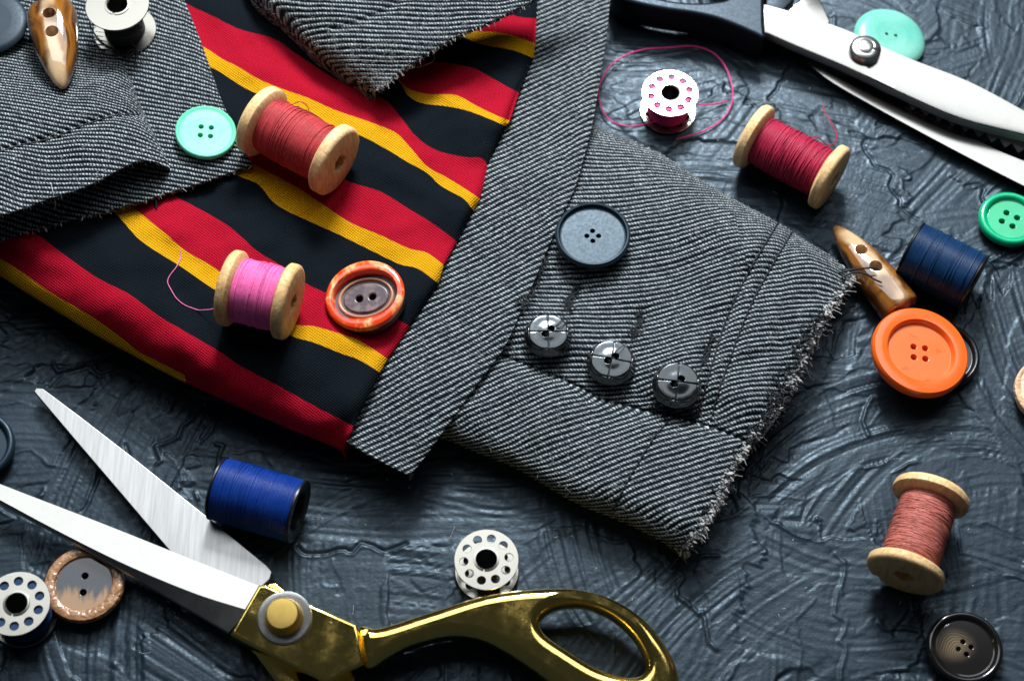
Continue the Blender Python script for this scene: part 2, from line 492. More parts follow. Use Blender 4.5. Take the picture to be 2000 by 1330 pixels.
# ------------------------------------------------------------------ the board
def build_board():
    st = 0.48
    xs = np.arange(-212, 212.1, st); ys = np.arange(-136, 164, st)
    X, Y = np.meshgrid(xs, ys)
    Hh = fbm(X / 30, Y / 30, 3, 3) * .6
    r = np.random.default_rng(21)
    t1 = np.linspace(-1, 1, 1100)
    def smooth1(n, k):
        a = r.normal(size=n + k); h = np.hanning(k + 2)[1:-1]; return np.convolve(a, h / math.sqrt((h ** 2).sum()), 'same')[:n]
    for i in range(250):
        cx, cy = r.uniform(-222, 222), r.uniform(-146, 172)
        base_ang = 28 + 55 * vnoise(cx / 90, cy / 90, 5) * 2
        ang = rad(base_ang + r.normal(0, 32)) if i % 4 else rad(r.uniform(0, 180))
        L = r.uniform(16, 66); W = r.uniform(6, 24)
        cur = r.normal(0, .0045)
        R = math.hypot(L, W) + 8
        j0, j1 = np.searchsorted(xs, [cx - R, cx + R]); i0, i1 = np.searchsorted(ys, [cy - R, cy + R])
        if j1 - j0 < 3 or i1 - i0 < 3: continue
        x = X[i0:i1, j0:j1] - cx; y = Y[i0:i1, j0:j1] - cy
        s = x * math.cos(ang) + y * math.sin(ang); w = -x * math.sin(ang) + y * math.cos(ang) + cur * s * s
        wob = vnoise(s / 9, w * 0 + i, 40) * 4.5 + vnoise(s / 2.2, w * 0 + i, 41) * 1.2
        wob2 = vnoise(w / 3, s * 0 + i, 42) * 9 + vnoise(w / .9, s * 0 + i, 43) * 2.6
        e = np.minimum(W + wob - np.abs(w), L + wob2 - np.abs(s))          # distance inside the stroke
        inside = sstep(-.1, .35, e)
        rough_stroke = r.random() < .38
        g = (smooth1(1100, 5) * .085 + smooth1(1100, 13) * .11) * (.6 if rough_stroke else .05) + smooth1(1100, 60) * .12
        fade = np.clip(.2 + 1.6 * (vnoise(s / 16, w / 6, 44 + i) + .35), 0, 1.5)
        groove = np.interp((w + vnoise(s / 20, w / 20, 45) * 2.5) / 26, t1, g) * r.uniform(.5, 1.2) * fade
        lev = r.normal(0, .30) + .22 * s / L
        lip = np.exp(-((e - .45) / .5) ** 2) * r.uniform(.0, .8) * sstep(-.05, .4, vnoise(s / 12, w / 12, 46 + i))
        old = Hh[i0:i1, j0:j1]
        Hh[i0:i1, j0:j1] = old * (1 - inside) + inside * (old * .35 + lev + groove + lip)
    # sharp gouges and knife ridges
    for i in range(42):
        cx, cy = r.uniform(-205, 205), r.uniform(-130, 158); ang = r.uniform(0, math.pi); L = r.uniform(5, 30)
        k = int(L / 1.2); s = np.linspace(-L, L, max(k, 4))
        path = np.stack([cx + s * math.cos(ang) + vnoise(s / 5, s * 0 + i, 60) * 6 + vnoise(s / 1.6, s * 0 + i, 62) * 1.6, cy + s * math.sin(ang) + vnoise(s / 5, s * 0 + i, 61) * 6 + vnoise(s / 1.6, s * 0 + i, 63) * 1.6], 1)
        lo_, hi_ = path.min(0) - 4, path.max(0) + 4
        j0, j1 = np.searchsorted(xs, [lo_[0], hi_[0]]); i0, i1 = np.searchsorted(ys, [lo_[1], hi_[1]])
        if j1 - j0 < 3 or i1 - i0 < 3: continue
        d, sd = pdist(np.stack([X[i0:i1, j0:j1], Y[i0:i1, j0:j1]], -1), path)
        a = r.uniform(.25, .75) * (1 if i % 5 < 2 else -1)
        Hh[i0:i1, j0:j1] += a * np.exp(-(d / .55) ** 2) + (.35 * abs(a) * np.exp(-((d - 1.0) / .6) ** 2) * (sd > 0) if a < 0 else -.3 * a * np.exp(-((d - 1.3) / .7) ** 2) * (sd > 0))
    Hh += fbm(X / 1.7, Y / 1.7, 71, 2) * .09 * sstep(-.1, .35, vnoise(X / 22, Y / 22, 73))
    Hh = np.clip(Hh, -1.5, 1.25)
    # border running on beyond the frame
    ex = np.concatenate([-212 - np.array([700, 400, 240, 140, 80, 40, 16, 5])[0:8], xs, 212 + np.array([5, 16, 40, 80, 140, 240, 400, 700])])
    ey = np.concatenate([-136 - np.array([700, 400, 240, 140, 80, 40, 16, 5]), ys, 164 + np.array([5, 16, 40, 80, 140, 240, 400, 700])])
    Z = np.pad(Hh, 8, mode='edge')
    XX, YY = np.meshgrid(ex, ey)
    V = np.stack([XX, YY, Z - 1.0], -1).reshape(-1, 3)
    o = mk('board', V, gridf(len(ey), len(ex)), M['board'], origin=(0, 0, 0))
    tag(o, 'dark slate blue board of rough trowelled plaster under everything', None, kind='structure')
    return o
build_board()

# ------------------------------------------------------------------ cloth
def coons(top, bot, left, right, nu, nv):
    T, B = catmull(top, nu), catmull(bot, nu); L, R = catmull(left, nv), catmull(right, nv)
    u = np.linspace(0, 1, nu)[None, :, None]; v = np.linspace(0, 1, nv)[:, None, None]
    c = (1 - v) * T[None] + v * B[None] + (1 - u) * L[:, None] + u * R[:, None]
    c -= (1 - u) * (1 - v) * T[0] + u * (1 - v) * T[-1] + (1 - u) * v * B[0] + u * v * B[-1]
    return c

def skirt(P, U, side, steps):
    """rows curling under one side of the cloth; steps = (inward mm, absolute drop mm)"""
    tr = side in 'lr'; rev = side in 'tl'
    if tr: P = P.transpose(1, 0, 2); U = U.transpose(1, 0, 2)
    if rev: P = P[::-1]; U = U[::-1]
    e = P[-1]; inn = P[-14] - e; inn[:, 2] = 0; inn /= np.linalg.norm(inn, axis=1)[:, None] + 1e-9
    du = (U[-1] - U[-4]); du /= np.linalg.norm(du, axis=1)[:, None] + 1e-9
    sl = np.concatenate([[0], np.cumsum(np.linalg.norm(np.diff(e, axis=0), axis=1))])
    tw = np.clip(np.minimum(sl, sl[-1] - sl) / 7.0, .03, 1)[:, None]
    acc = 0; prev = np.zeros(2); Ps, Us = [P], [U]
    for i_, d_ in steps:
        acc += math.hypot(i_ - prev[0], d_ - prev[1]); prev = np.array([i_, d_])
        q = e + inn * (i_ * (tw if i_ > 0 else 1)); q[:, 2] = np.maximum(e[:, 2] - d_, .25)
        Ps.append(q[None]); Us.append((U[-1] + du * acc)[None])
    P = np.concatenate(Ps); U = np.concatenate(Us)
    if rev: P = P[::-1]; U = U[::-1]
    if tr: P = P.transpose(1, 0, 2); U = U.transpose(1, 0, 2)
    return P, U

def f_edge(d, w):
    x = np.clip(d / w, 0, 1); return np.sqrt(np.clip(1 - (1 - x) ** 2, 0, 1))

def tweed(name, G, z, slope, parent, skirts=(), warp=0, amp=.24, mat=None):
    """slope: rise of the ribs, a number or knots (px x, slope); or a pair (mask, slope_a, slope_b)"""
    P = at(G[..., 0], G[..., 1], z)
    yc = P[..., 1].mean(); zm = np.percentile(z, 85)
    x = P[..., 0]; y = P[..., 1] + .85 * np.maximum(zm - 3.0 - z, 0) * np.tanh((P[..., 1] - yc) / 12)
    def field(sl):
        if np.isscalar(sl): sl = [(0, sl), (2000, sl)]
        k = np.array(sl, float); px = np.linspace(-150, 2150, 2400); m_ = np.interp(px, k[:, 0], k[:, 1])
        acc = np.cumsum(m_) * (px[1] - px[0])                    # in px units
        sx = np.interp(G[..., 0], px, acc) * .176; mm_ = np.interp(G[..., 0], px, m_); c = 1 / math.sqrt(1 + m_.mean() ** 2)
        mloc = float(np.mean(mm_)); c = 1 / math.sqrt(1 + mloc ** 2)
        return (x + mloc * y) * c, (y - sx) * c
    if isinstance(slope, tuple):
        ua, va = field(slope[1]); ub, vb = field(slope[2]); u_ = np.where(slope[0], ua, ub); v_ = np.where(slope[0], va, vb)
    else: u_, v_ = field(slope)
    U = np.stack([u_, v_ + warp], -1)
    P = P.copy(); P[..., 2] += amp * np.cos(2 * math.pi * (U[..., 1] / PITCH - .5)) + .12 * fbm(U[..., 0] / 1.1, U[..., 1] / 1.1, 9, 2)
    for sd, st in skirts: P, U = skirt(P, U, sd, st)
    nv, nu = P.shape[:2]
    return mk(name, P.reshape(-1, 3), gridf(nv, nu, flip=True), mat or M['tweed'], parent, uv=U.reshape(-1, 2))

FOLD = [(-.15, .5), (-.05, 1.2), (.5, 2.2), (1.4, 3.2), (3, 5), (5, 9), (6, 30)]
RAW = [(-.1, .5), (-.05, 1.2), (.3, 1.9), (1.8, 2.3), (6, 2.8)]

# --- sleeve with the cuff buttons
sleeve_top = [(1105, 215), (1170, 250), (1230, 272), (1290, 300), (1360, 345), (1440, 392), (1515, 432), (1575, 470), (1630, 505), (1668, 540)]
sleeve_raw = [(1668, 540), (1640, 580), (1600, 640), (1572, 700), (1545, 765), (1500, 825), (1450, 885), (1420, 945), (1392, 1000), (1360, 1050), (1338, 1082)]
sleeve_bot = [(845, 838), (900, 868), (1000, 908), (1070, 948), (1130, 982), (1200, 1010), (1270, 1042), (1338, 1082)]
sleeve_left = [(1105, 215), (1060, 400), (1000, 560), (920, 720), (845, 838)]
VENT = [(930, 680), (985, 697), (1040, 716), (1110, 746), (1180, 780), (1260, 802), (1340, 818), (1400, 838), (1450, 858), (1500, 890)]
SEAM_A = [(1520, 436), (1480, 500), (1447, 560), (1420, 620), (1400, 680), (1380, 750), (1362, 812)]
SEAM_B = [(1548, 452), (1510, 515), (1477, 575), (1450, 635), (1428, 695), (1405, 760), (1388, 822)]
SEAM_C = [(1305, 822), (1280, 850), (1255, 890), (1225, 940), (1195, 1000)]

def sleeve_height(G):
    dt, _ = pdist(G, sleeve_top); db, _ = pdist(G, sleeve_bot); dr, _ = pdist(G, sleeve_raw)
    dv, sv = pdist(G, VENT); da, _ = pdist(G, SEAM_A); dbb, _ = pdist(G, SEAM_B); dc, _ = pdist(G, SEAM_C)
    x, y = G[..., 0], G[..., 1]
    z = 7.0 + 9.5 * f_edge(dt, 115) * f_edge(db, 70)
    z += -1.2 * sstep(45, 0, dr)
    below = sv > 0
    z += np.where(below, 3.4 * f_edge(dv, 62) - 3.6 - 1.0 * np.exp(-(dv / 4) ** 2), -2.9 * sstep(85, 2, dv) - 1.4 * np.exp(-(dv / 4) ** 2)) * sstep(900, 980, x)
    z -= .75 * np.exp(-(da / 7) ** 2) + .75 * np.exp(-(dbb / 7) ** 2) + .45 * np.exp(-(dc / 8) ** 2)
    z += 1.5 * np.exp(-((da - 60) / 55) ** 2) * ((x - y * .25) < 1330) + 1.6 * np.exp(-((dbb - 48) / 36) ** 2) * ((x - y * .25) > 1330)
    z += 1.6 * (.3 - np.abs(vnoise((x * .9 - y * .3) / 120, (x * .35 + y) / 38, 19))) * sstep(30, 110, dt) * sstep(15, 60, db)
    z += 3.2 * fbm(x / 135, y / 90, 11, 2) * sstep(10, 70, dt) * sstep(10, 60, db)
    # puckers pulling from the buttonholes
    for (hx, hy) in ((1118, 580), (1250, 625), (1385, 680)):
        dx, dy = x - hx, y - hy
        z -= 1.1 * np.exp(-((dx * .9 + dy * .4) / 13) ** 2 - ((dy - dx * .3) / 42) ** 2)
    return z

sleeve = thing('jacket_sleeve', 'grey and black twill sleeve end with three black buttons and a frayed raw cuff', 'sleeve', at(1250, 700, 0))
G = coons(sleeve_top, sleeve_bot, sleeve_left, sleeve_raw, 350, 340)
rag = 5.0 * vnoise(G[..., 1] / 9, G[..., 0] * 0, 77) * np.linspace(0, 1, 350)[None] ** 30
G[..., 0] += rag
zS = sleeve_height(G); GS = G
dv_, sv_ = pdist(G, VENT); da_, sa_ = pdist(G, SEAM_A); db_, sb_ = pdist(G, SEAM_B)
after = (sb_ < 0) & (sv_ < 0)
SL_MAIN = [(1000, .02), (1150, .0), (1260, .22), (1330, .34), (1420, .28), (1500, .12), (1520, .05), (1530, .3), (1600, .1), (1680, -.1)]
SL_BAND = [(860, .52), (1000, .44), (1150, .34), (1300, .36), (1450, .34)]
wp = .9 * fbm(G[..., 0] / 160, G[..., 1] / 130, 31, 2) + np.where(after, .7, 0)
tweed('sleeve_cloth', G, zS, (sv_ > 0, SL_BAND, SL_MAIN), sleeve, [('t', FOLD), ('b', FOLD), ('r', RAW)], wp)

def lift(x): return 9.0 * np.clip((760 - np.asarray(x, float)) / 760, 0, 1.05)
# --- front edge of the jacket: striped lining and the twill facing beside it
front = thing('lined_jacket', 'open jacket front with red, yellow and black striped lining and a grey twill facing', 'jacket', at(700, 500, 0))
LE = [(1052, -60), (1048, 0), (1046, 40), (1041, 112), (1012, 180), (988, 247), (953, 325), (936, 388), (892, 470), (858, 552), (800, 637), (756, 705), (690, 832), (675, 872)]
fl = [(x - 16, y - 4) for x, y in LE[:-1]] + [(678, 862)]
fr_ = [(1200, -60), (1190, 0), (1184, 60), (1175, 130), (1152, 262), (1112, 390), (1060, 505), (1012, 618), (975, 692), (915, 775), (860, 852), (800, 928)]
G = coons([fl[0], (1120, -60), fr_[0]], [fl[-1], (720, 888), (762, 910), (800, 928)], fl, fr_, 130, 480)
G[..., 0] += 5 * vnoise(G[..., 1] / 60, G[..., 1] * 0, 80) * np.linspace(0, 1, 130)[None] ** 3
dr, _ = pdist(G, fr_); dl, _ = pdist(G, LE)
tl = np.linspace(0, 1, 480)[:, None]
zF = 19.0 + lift(G[..., 0]) * sstep(850, 700, G[..., 0]) + 1.1 * f_edge(dr, 22) - 3.2 * sstep(.78, 1, tl) + 1.7 * fbm(G[..., 0] / 80, G[..., 1] / 70, 14, 2) - .9 * np.exp(-((dr - 34) / 5) ** 2) * .4 - .6
zF = np.maximum(zF, sleeve_height(G) * (G[..., 0] > 850) + 1.0)
GF = G; wpF = 1.2 * fbm(G[..., 0] / 140, G[..., 1] / 140, 33, 2)
tweed('facing', G, zF, [(680, .50), (850, .52), (1000, .60), (1180, .66)], front, [('r', [(.0, .7), (.3, 1.5), (1.5, 2.1), (6, 2.4)]), ('b', [(.0, .7), (.3, 1.6), (2, 2.2), (6, 3.0)])], wpF)

STR = [
 ('Y', [(-90, 490), (0, 536), (47, 566), (119, 610), (180, 647), (253, 687), (325, 726), (397, 760), (469, 792), (552, 829), (613, 853), (670, 875)]),
 ('R', [(-90, 455), (0, 505), (47, 534), (97, 570), (152, 602), (195, 629), (235, 658), (271, 687), (307, 705), (361, 733), (415, 762), (470, 788), (530, 815), (600, 844), (673, 871)]),
 ('B', [(-60, 380), (63, 451), (126, 498), (191, 543), (253, 575), (307, 615), (361, 647), (433, 689), (469, 714), (541, 752), (613, 792), (690, 832)]),
 ('Y', [(60, 320), (140, 365), (217, 410), (271, 467), (318, 499), (361, 526), (415, 563), (490, 607), (570, 656), (613, 669), (668, 691), (700, 702), (741, 727)]),
 ('R', [(90, 300), (180, 355), (253, 401), (325, 458), (361, 489), (397, 510), (426, 528), (500, 590), (577, 633), (613, 637), (668, 653), (705, 667), (756, 700)]),
 ('B', [(190, 300), (321, 372), (411, 420), (451, 445), (476, 467), (505, 492), (552, 521), (599, 554), (632, 570), (700, 600), (760, 616), (800, 637)]),
 ('Y', [(330, 270), (464, 343), (505, 361), (541, 401), (614, 437), (661, 458), (726, 490), (780, 516), (816, 525), (856, 553)]),
 ('R', [(380, 262), (512, 330), (577, 364), (621, 393), (683, 434), (744, 460), (798, 485), (834, 494), (866, 517)]),
 ('B', [(370, 225), (485, 290), (560, 308), (620, 328), (687, 357), (744, 375), (798, 408), (834, 429), (871, 455), (892, 472)]),
 ('Y', [(330, 95), (422, 137), (451, 155), (487, 177), (545, 199), (600, 216), (654, 249), (708, 267), (762, 296), (798, 318), (834, 338), (862, 364), (905, 388), (924, 411)]),
 ('R', [(320, 55), (404, 96), (433, 115), (469, 133), (505, 155), (559, 177), (600, 191), (654, 215), (726, 240), (773, 260), (802, 289), (834, 325), (871, 346), (907, 368), (937, 388)]),
 ('B', [(270, -50), (357, 4), (415, 32), (469, 58), (534, 76), (577, 105), (632, 141), (680, 168), (720, 182), (755, 198), (784, 231), (813, 267), (853, 294), (907, 307), (940, 309), (953, 325)]),
 ('Y', [(500, -60), (620, 40), (720, 110), (770, 150), (784, 166), (798, 188), (824, 202), (871, 208), (914, 217), (961, 235), (988, 247)]),
 ('R', [(530, -75), (650, 20), (730, 90), (770, 144), (798, 173), (834, 184), (889, 186), (925, 204), (961, 222), (995, 236)]),
 ('B', [(600, -90), (700, -10), (770, 80), (816, 117), (871, 123), (925, 134), (961, 153), (993, 171), (1013, 181)]),
 ('Y', [(700, -100), (790, -20), (850, 45), (903, 72), (943, 88), (990, 96), (1015, 103), (1041, 114)]),
 ('R', [(740, -105), (830, -20), (880, 35), (928, 60), (961, 63), (997, 69), (1045, 85)]),
 ('B', [(820, -110), (890, -50), (950, 5), (1004, 31), (1047, 37)]),
 ('B', [(880, -120), (960, -80), (1052, -60)]),
]
STRIPE = {'R': (.54, .006, .028), 'Y': (.86, .42, .006), 'B': (.0055, .010, .0145)}
def lining_height(G, u):
    x, y = G[..., 0], G[..., 1]
    d0, _ = pdist(G, STR[0][1]); dl, _ = pdist(G, LE)
    z = 12.5 + 10.5 * (1 - (1 - np.clip(d0 / 95, 0, 1)) ** 2) + lift(x)
    z += .9 * fbm(x / 48 + y / 120, y / 40 - x / 150, 57, 2) * sstep(0, 60, d0)
    z += 3.0 * fbm(x / 150 + y / 260, y / 130 - x / 210, 51, 2) * sstep(0, 50, d0)
    z += 2.6 * (.25 - np.abs(vnoise((x * .86 + y * .5) / 190, (-x * .5 + y * .86) / 62, 58))) * sstep(10, 70, d0)
    # soft wrinkles running out from the seam
    z += .85 * np.sin((y * .92 + x * .35) / 21.0 + 3 * vnoise(x / 200, y / 200, 8)) * np.exp(-(dl / 85) ** 2)
    z += 1.6 * np.exp(-(((x - 800) * .72 + (y - 205) * .5) / 34) ** 2 - ((-(x - 800) * .5 + (y - 205) * .72) / 120) ** 2) * -1
    z += .8 * np.exp(-(((x - 690) * .4 - (y - 300) * .9) / 26) ** 2) * sstep(200, 60, np.abs(x - 700))
    z = z - (z - 19.9 - lift(x)) * (1 - f_edge(dl, 24)) * sstep(0, 40, d0)
    return z
NU = 190
rows, cl, zs = [], [], []
sub = 7
lines = [catmull(l, NU) for _, l in STR]
for i in range(len(STR) - 1):
    k = sub if i else 5
    for j in range(k):
        rows.append(lines[i] * (1 - j / k) + lines[i + 1] * (j / k)); cl.append(STRIPE[STR[i][0]])
rows.append(lines[-1])
Gl = np.stack(rows)
# columns: fine curvature of each row kept; smooth slight skew
zl = lining_height(Gl, None)
P = at(Gl[..., 0], Gl[..., 1], zl)
Ul = np.stack([P[..., 0], P[..., 1] + .4 * zl], -1)
nv0 = P.shape[0]
P, Ul = skirt(P, Ul, 't', [(-.2, .8), (.0, 1.8), (.8, 3.2), (2.2, 4.6), (5, 6.0), (9, 13), (12, 45)])
add_t = P.shape[0] - nv0
P, Ul = skirt(P, Ul, 'r', [(-.15, .35), (-.05, .9), (.5, 1.6)])
cl = [STRIPE['Y']] * add_t + cl
nv, nu = P.shape[:2]
cc = np.repeat(np.array([c + (1,) for c in cl])[:, None, None], nu - 1, 1)          # rows, cols, 1, 4
cc = np.broadcast_to(cc, (nv - 1, nu - 1, 4, 4)).copy()
cc[:add_t + 5, int(nu * .60):] = STRIPE['R'] + (1,)
cc = cc.reshape(-1, 4)
mk('striped_lining', P.reshape(-1, 3), gridf(nv, nu, flip=False), M['lining'], front, uv=Ul.reshape(-1, 2), cols=cc)

# --- upper left: flat panel and the folded sleeve tube on it
pan_r = [(335, -60), (360, 0), (395, 90), (430, 190), (455, 245), (492, 322)]
pan_b = [(-90, 492), (0, 468), (100, 441), (215, 411), (330, 376), (430, 344), (492, 322)]
panel = thing('twill_cloth', 'flat pointed panel of grey twill lying on the striped lining at upper left', 'cloth', at(250, 250, 0))
G = coons([(-90, -60), (120, -60), (335, -60)], pan_b, [(-90, -60), (-90, 200), (-90, 492)], pan_r, 330, 290)
G[..., 1] += 2.5 * vnoise(G[..., 0] / 7, G[..., 1] * 0, 78) * np.linspace(0, 1, 290)[:, None] ** 30
dr, _ = pdist(G, pan_r); db, _ = pdist(G, pan_b)
zP = 26.3 + lift(G[..., 0]) + 2.4 * fbm(G[..., 0] / 130, G[..., 1] / 110, 18, 2) * sstep(0, 60, np.minimum(dr, db)) - .6 * sstep(20, 0, np.minimum(dr, db))
zP = zP - 2.0 * sstep(60, 0, db) * sstep(250, 100, G[..., 0])
tweed('panel_cloth', G, zP, -.22, panel, [('r', RAW), ('b', RAW)], 1.0 * fbm(G[..., 0] / 150, G[..., 1] / 150, 35, 2))

fold_r = [(222, 98), (250, 147), (272, 200), (296, 255), (325, 312), (332, 330)]
fold_b = [(-90, 452), (0, 421), (52, 405), (91, 389), (130, 378), (182, 358), (234, 331), (265, 316), (300, 316), (332, 330)]
fold_t = [(-90, 70), (40, 84), (130, 90), (222, 98)]
SEAM_D = [(-60, 310), (0, 297), (39, 284), (104, 270), (156, 248), (221, 227), (275, 224)]
tube_ = thing('folded_sleeve', 'rolled grey twill sleeve opening with a dark seam, folded over the flat panel', 'sleeve', at(120, 260, 0))
G = coons(fold_t, fold_b, [(-90, 70), (-90, 260), (-90, 452)], fold_r, 300, 290)
def fold_height(G):
    dr, _ = pdist(G, fold_r); dt, _ = pdist(G, fold_t); ds, ss = pdist(G, SEAM_D)
    x, y = G[..., 0], G[..., 1]
    z = 27.2 + lift(x) + 10.0 * f_edge(dr, 85) * sstep(0, 150, dt)
    z += -1.3 * np.exp(-(ds / 8) ** 2) + 1.3 * np.exp(-((ds - 42) / 30) ** 2) * (ss > 0)
    z += 3.0 * fbm(x / 95, y / 80, 23, 2) * sstep(0, 60, dr) * sstep(0, 60, dt)
    z += 1.3 * np.exp(-(((x - 215) * .6 + (y - 150) * .8) / 22) ** 2 - (((x - 215) * .8 - (y - 150) * .6) / 60) ** 2)
    return z
zT = fold_height(G); GT = G
ds, ss = pdist(G, SEAM_D)
tweed('sleeve_cloth', G, zT, (ss > 0, [(0, -.25), (60, -.05), (150, .02), (220, -.12), (330, -.45)], [(0, -.12), (120, -.22), (220, -.12), (280, -.3)]), tube_, [('b', [(.0, .5), (.3, 1.2), (1.6, 1.8), (9, 2.6)]), ('r', [(-.2, .6), (0, 1.3), (1, 2.2)])],
      1.0 * fbm(G[..., 0] / 120, G[..., 1] / 110, 37, 2))

# --- the turned-back flap at the top
flap_l = [(462, -70), (490, 0), (540, 42), (600, 92), (645, 127), (700, 160), (732, 177)]
flap_r = [(1150, -70), (1042, 0), (1015, 14), (960, 42), (900, 67), (830, 107), (772, 147), (742, 175)]
SEAM_E = [(830, -60), (790, 0), (735, 30), (690, 48), (650, 58)]
flap = thing('twill_flap', 'turned back grey twill flap with a raw edge hanging over the lining at the top', 'cloth', at(760, 40, 0))
G = coons([flap_l[0], (800, -70), flap_r[0]], [flap_l[-1], (737, 178), flap_r[-1]], flap_l, flap_r, 330, 260)
G[..., 0] += 3.0 * vnoise(G[..., 1] / 5, G[..., 0] * 0, 79) * np.linspace(0, 1, 330)[None] ** 30
dl, _ = pdist(G, flap_l); dr, _ = pdist(G, flap_r); de, se = pdist(G, SEAM_E)
tl = np.linspace(0, 1, 260)[:, None]
zA = 30.0 + 11 * f_edge(dl, 95) * (1 - .45 * sstep(.55, 1, tl)) + 3.2 * fbm(G[..., 0] / 110, G[..., 1] / 90, 27, 2) - .8 * np.exp(-(de / 7) ** 2)
tweed('flap_cloth', G, zA, [(480, -.28), (600, -.18), (720, -.02), (850, .05), (1000, .12)], flap, [('r', RAW), ('l', [(-.2, .7), (-.1, 1.7), (.6, 3), (2, 4.5), (5, 6)])],
      1.0 * fbm(G[..., 0] / 130, G[..., 1] / 110, 39, 2))

# ------------------------------------------------------------------ small things
def zline(px, py): return float(lining_height(np.array([[[px, py]]], float), None)[0, 0])
def zslv(px, py): return float(sleeve_height(np.array([[[px, py]]], float))[0, 0])

def holes_ring(n, rr, rh, a0=0.0):
    return [circ(rh, 22, (rr * math.cos(a0 + 2 * math.pi * k / n), rr * math.sin(a0 + 2 * math.pi * k / n))) for k in range(n)]

def button_parts(R, H, rd, zd, holes, prof=None, oval=1.0, bottom=0.0):
    """rim (lathe) and pierced centre disc, base at z=0, returns local meshes"""
    if prof is None:
        prof = [(rd, zd), (rd + .25, zd + .05), (rd + .7, zd + (H - zd) * .62), (rd + 1.2, H * .96), ((rd + R) / 2 + .25, H), (R - .75, H * .95), (R - .25, H * .82),
                (R, H * .6), (R - .05, H * .42), (R - .5, H * .2), (R - 1.6, bottom + .05), (rd, bottom)]
    rim = lathe(prof, 96, True)
    V, F = plate([circ(rd + .04, 72)] + holes, max(zd - bottom - .05, .5), .14, 2); V[:, 2] += zd + .004
    return rim, (V, F)

def place_button(name, label, cx, cy, z, Rpx, nrm, mats, H=3.6, rd=.72, zd=.62, holes=None, prof=None, cat='button', single=True, rot=0.0, group=None, oval=1.0):
    o = at(cx, cy, z + H); k = mmpp(cy, z + H); R = Rpx * k
    n = unit(nrm); base = o - n * H
    fr = frame(base, n, (math.cos(rot), math.sin(rot), 0))
    if callable(prof): prof = prof(R, H)
    rim, disc = button_parts(R, H, rd * R, zd * H, holes(R) if holes else [], prof)
    sc = np.array([1, oval, 1])
    if single:
        V, F = join([(rim[0] * sc, rim[1]), (disc[0] * sc, disc[1])])
        b = mk(name, xf(V, fr), F, mats[0], sharp=40, origin=base, caps=n)
        return tag(b, label, cat, group), fr, R
    t = thing(name, label, cat, base, group)
    mk('rim', xf(rim[0] * sc, fr), rim[1], mats[0], t, sharp=40)
    mk('centre_disc', xf(disc[0] * sc, fr), disc[1], mats[1], t, sharp=40, caps=n)
    return t, fr, R

h4 = lambda rr, rh, a0=.5: (lambda R: holes_ring(4, rr * R, rh * R, a0))
h2 = lambda rr, rh, a0=.0: (lambda R: holes_ring(2, rr * R, rh * R, a0))

# --- dark buttons
def tint(m, c):
    m.node_tree.nodes['Principled BSDF'].inputs['Specular Tint'].default_value = c + (1,); return m
M['navy_plastic'] = plastic('matt_blue_black', (.010, .020, .031), .40, .03, spec=.42)
tint(M['navy_plastic'], (.66, .85, 1))
M['grey_plastic'] = plastic('matt_grey_black', (.013, .020, .030), .48, .03, spec=.4)
tint(M['grey_plastic'], (.7, .86, 1))
tint(M['handle'], (.6, .8, 1))
place_button('coat_button', 'large blue black four hole button with raised rim on the twill sleeve', 1158, 456, zslv(1160, 480) + 2.2, 74, (.0, .0, 1), [M['navy_plastic']], 4.2, .84, .6, h4(.155, .062, 0),
             prof=lambda R, H: [(.84 * R, .60 * H), (.865 * R, .62 * H), (.885 * R, .80 * H), (.91 * R, .97 * H), (.945 * R, H), (.98 * R, .93 * H), (R, .74 * H), (.985 * R, .5 * H), (.9 * R, .22 * H), (.7 * R, .02), (.5 * R, 0)])
place_button('coat_button', 'smooth dark grey button cut off by the top left corner', -22, 40, 37.0, 74, (.02, -.02, 1), [M['grey_plastic']], 5.0, .3, 1.0, None,
             prof=lambda R, H: [(.3 * R, H), (.6 * R, .99 * H), (.85 * R, .95 * H), (.95 * R, .86 * H), (R, .68 * H), (.98 * R, .45 * H), (.85 * R, .1 * H), (.3 * R, 0)])
place_button('coat_button', 'black button with a thick round rim cut off by the left edge', -48, 868, .4, 75, (0, 0, 1), [M['navy_plastic']], 4.2, .76, .5, h4(.16, .06))
place_button('coat_button', 'black glossy button almost hidden beneath the orange one', 1843, 690, .4, 72, (0, 0, 1), [M['blackplastic']], 3.6, .78, .55, h4(.16, .06))

# dark horn button, swirled
def swirl_mat():
    m = N('dark_swirled_horn')
    v = m.obj((1, 1, 1))
    n_ = m.n('ShaderNodeTexNoise', i={'Vector': v, 'Scale': 120.0, 'Detail': 2.0}).outputs['Color']
    vv = m.n('ShaderNodeVectorMath', operation='MULTIPLY_ADD', i={0: n_, 1: (.0035, .0035, .0035), 2: v}).outputs[0]
    w = m.n('ShaderNodeTexWave', wave_type='RINGS', rings_direction='Z', i={'Vector': vv, 'Scale': 420.0, 'Distortion': 2.0, 'Detail': 2.0}).outputs['Fac']
    sep = m.n('ShaderNodeSeparateXYZ', i={0: v})
    dx = m.math('ADD', sep.outputs[0], .0035); dy = m.math('SUBTRACT', sep.outputs[1], .001)
    d = m.math('SQRT', m.math('ADD', m.math('MULTIPLY', dx, dx), m.math('MULTIPLY', m.math('MULTIPLY', dy, dy), 1.6)))
    f = m.math('MULTIPLY', m.mr(d, .0085, .001), m.mr(w, .1, .9, .35, 1))
    m.set(base=m.mix(f, (.008, .007, .007), (.20, .15, .09)), rough=.12, spec=.55, coat=.4)
    return m.m
M['swirl'] = swirl_mat()
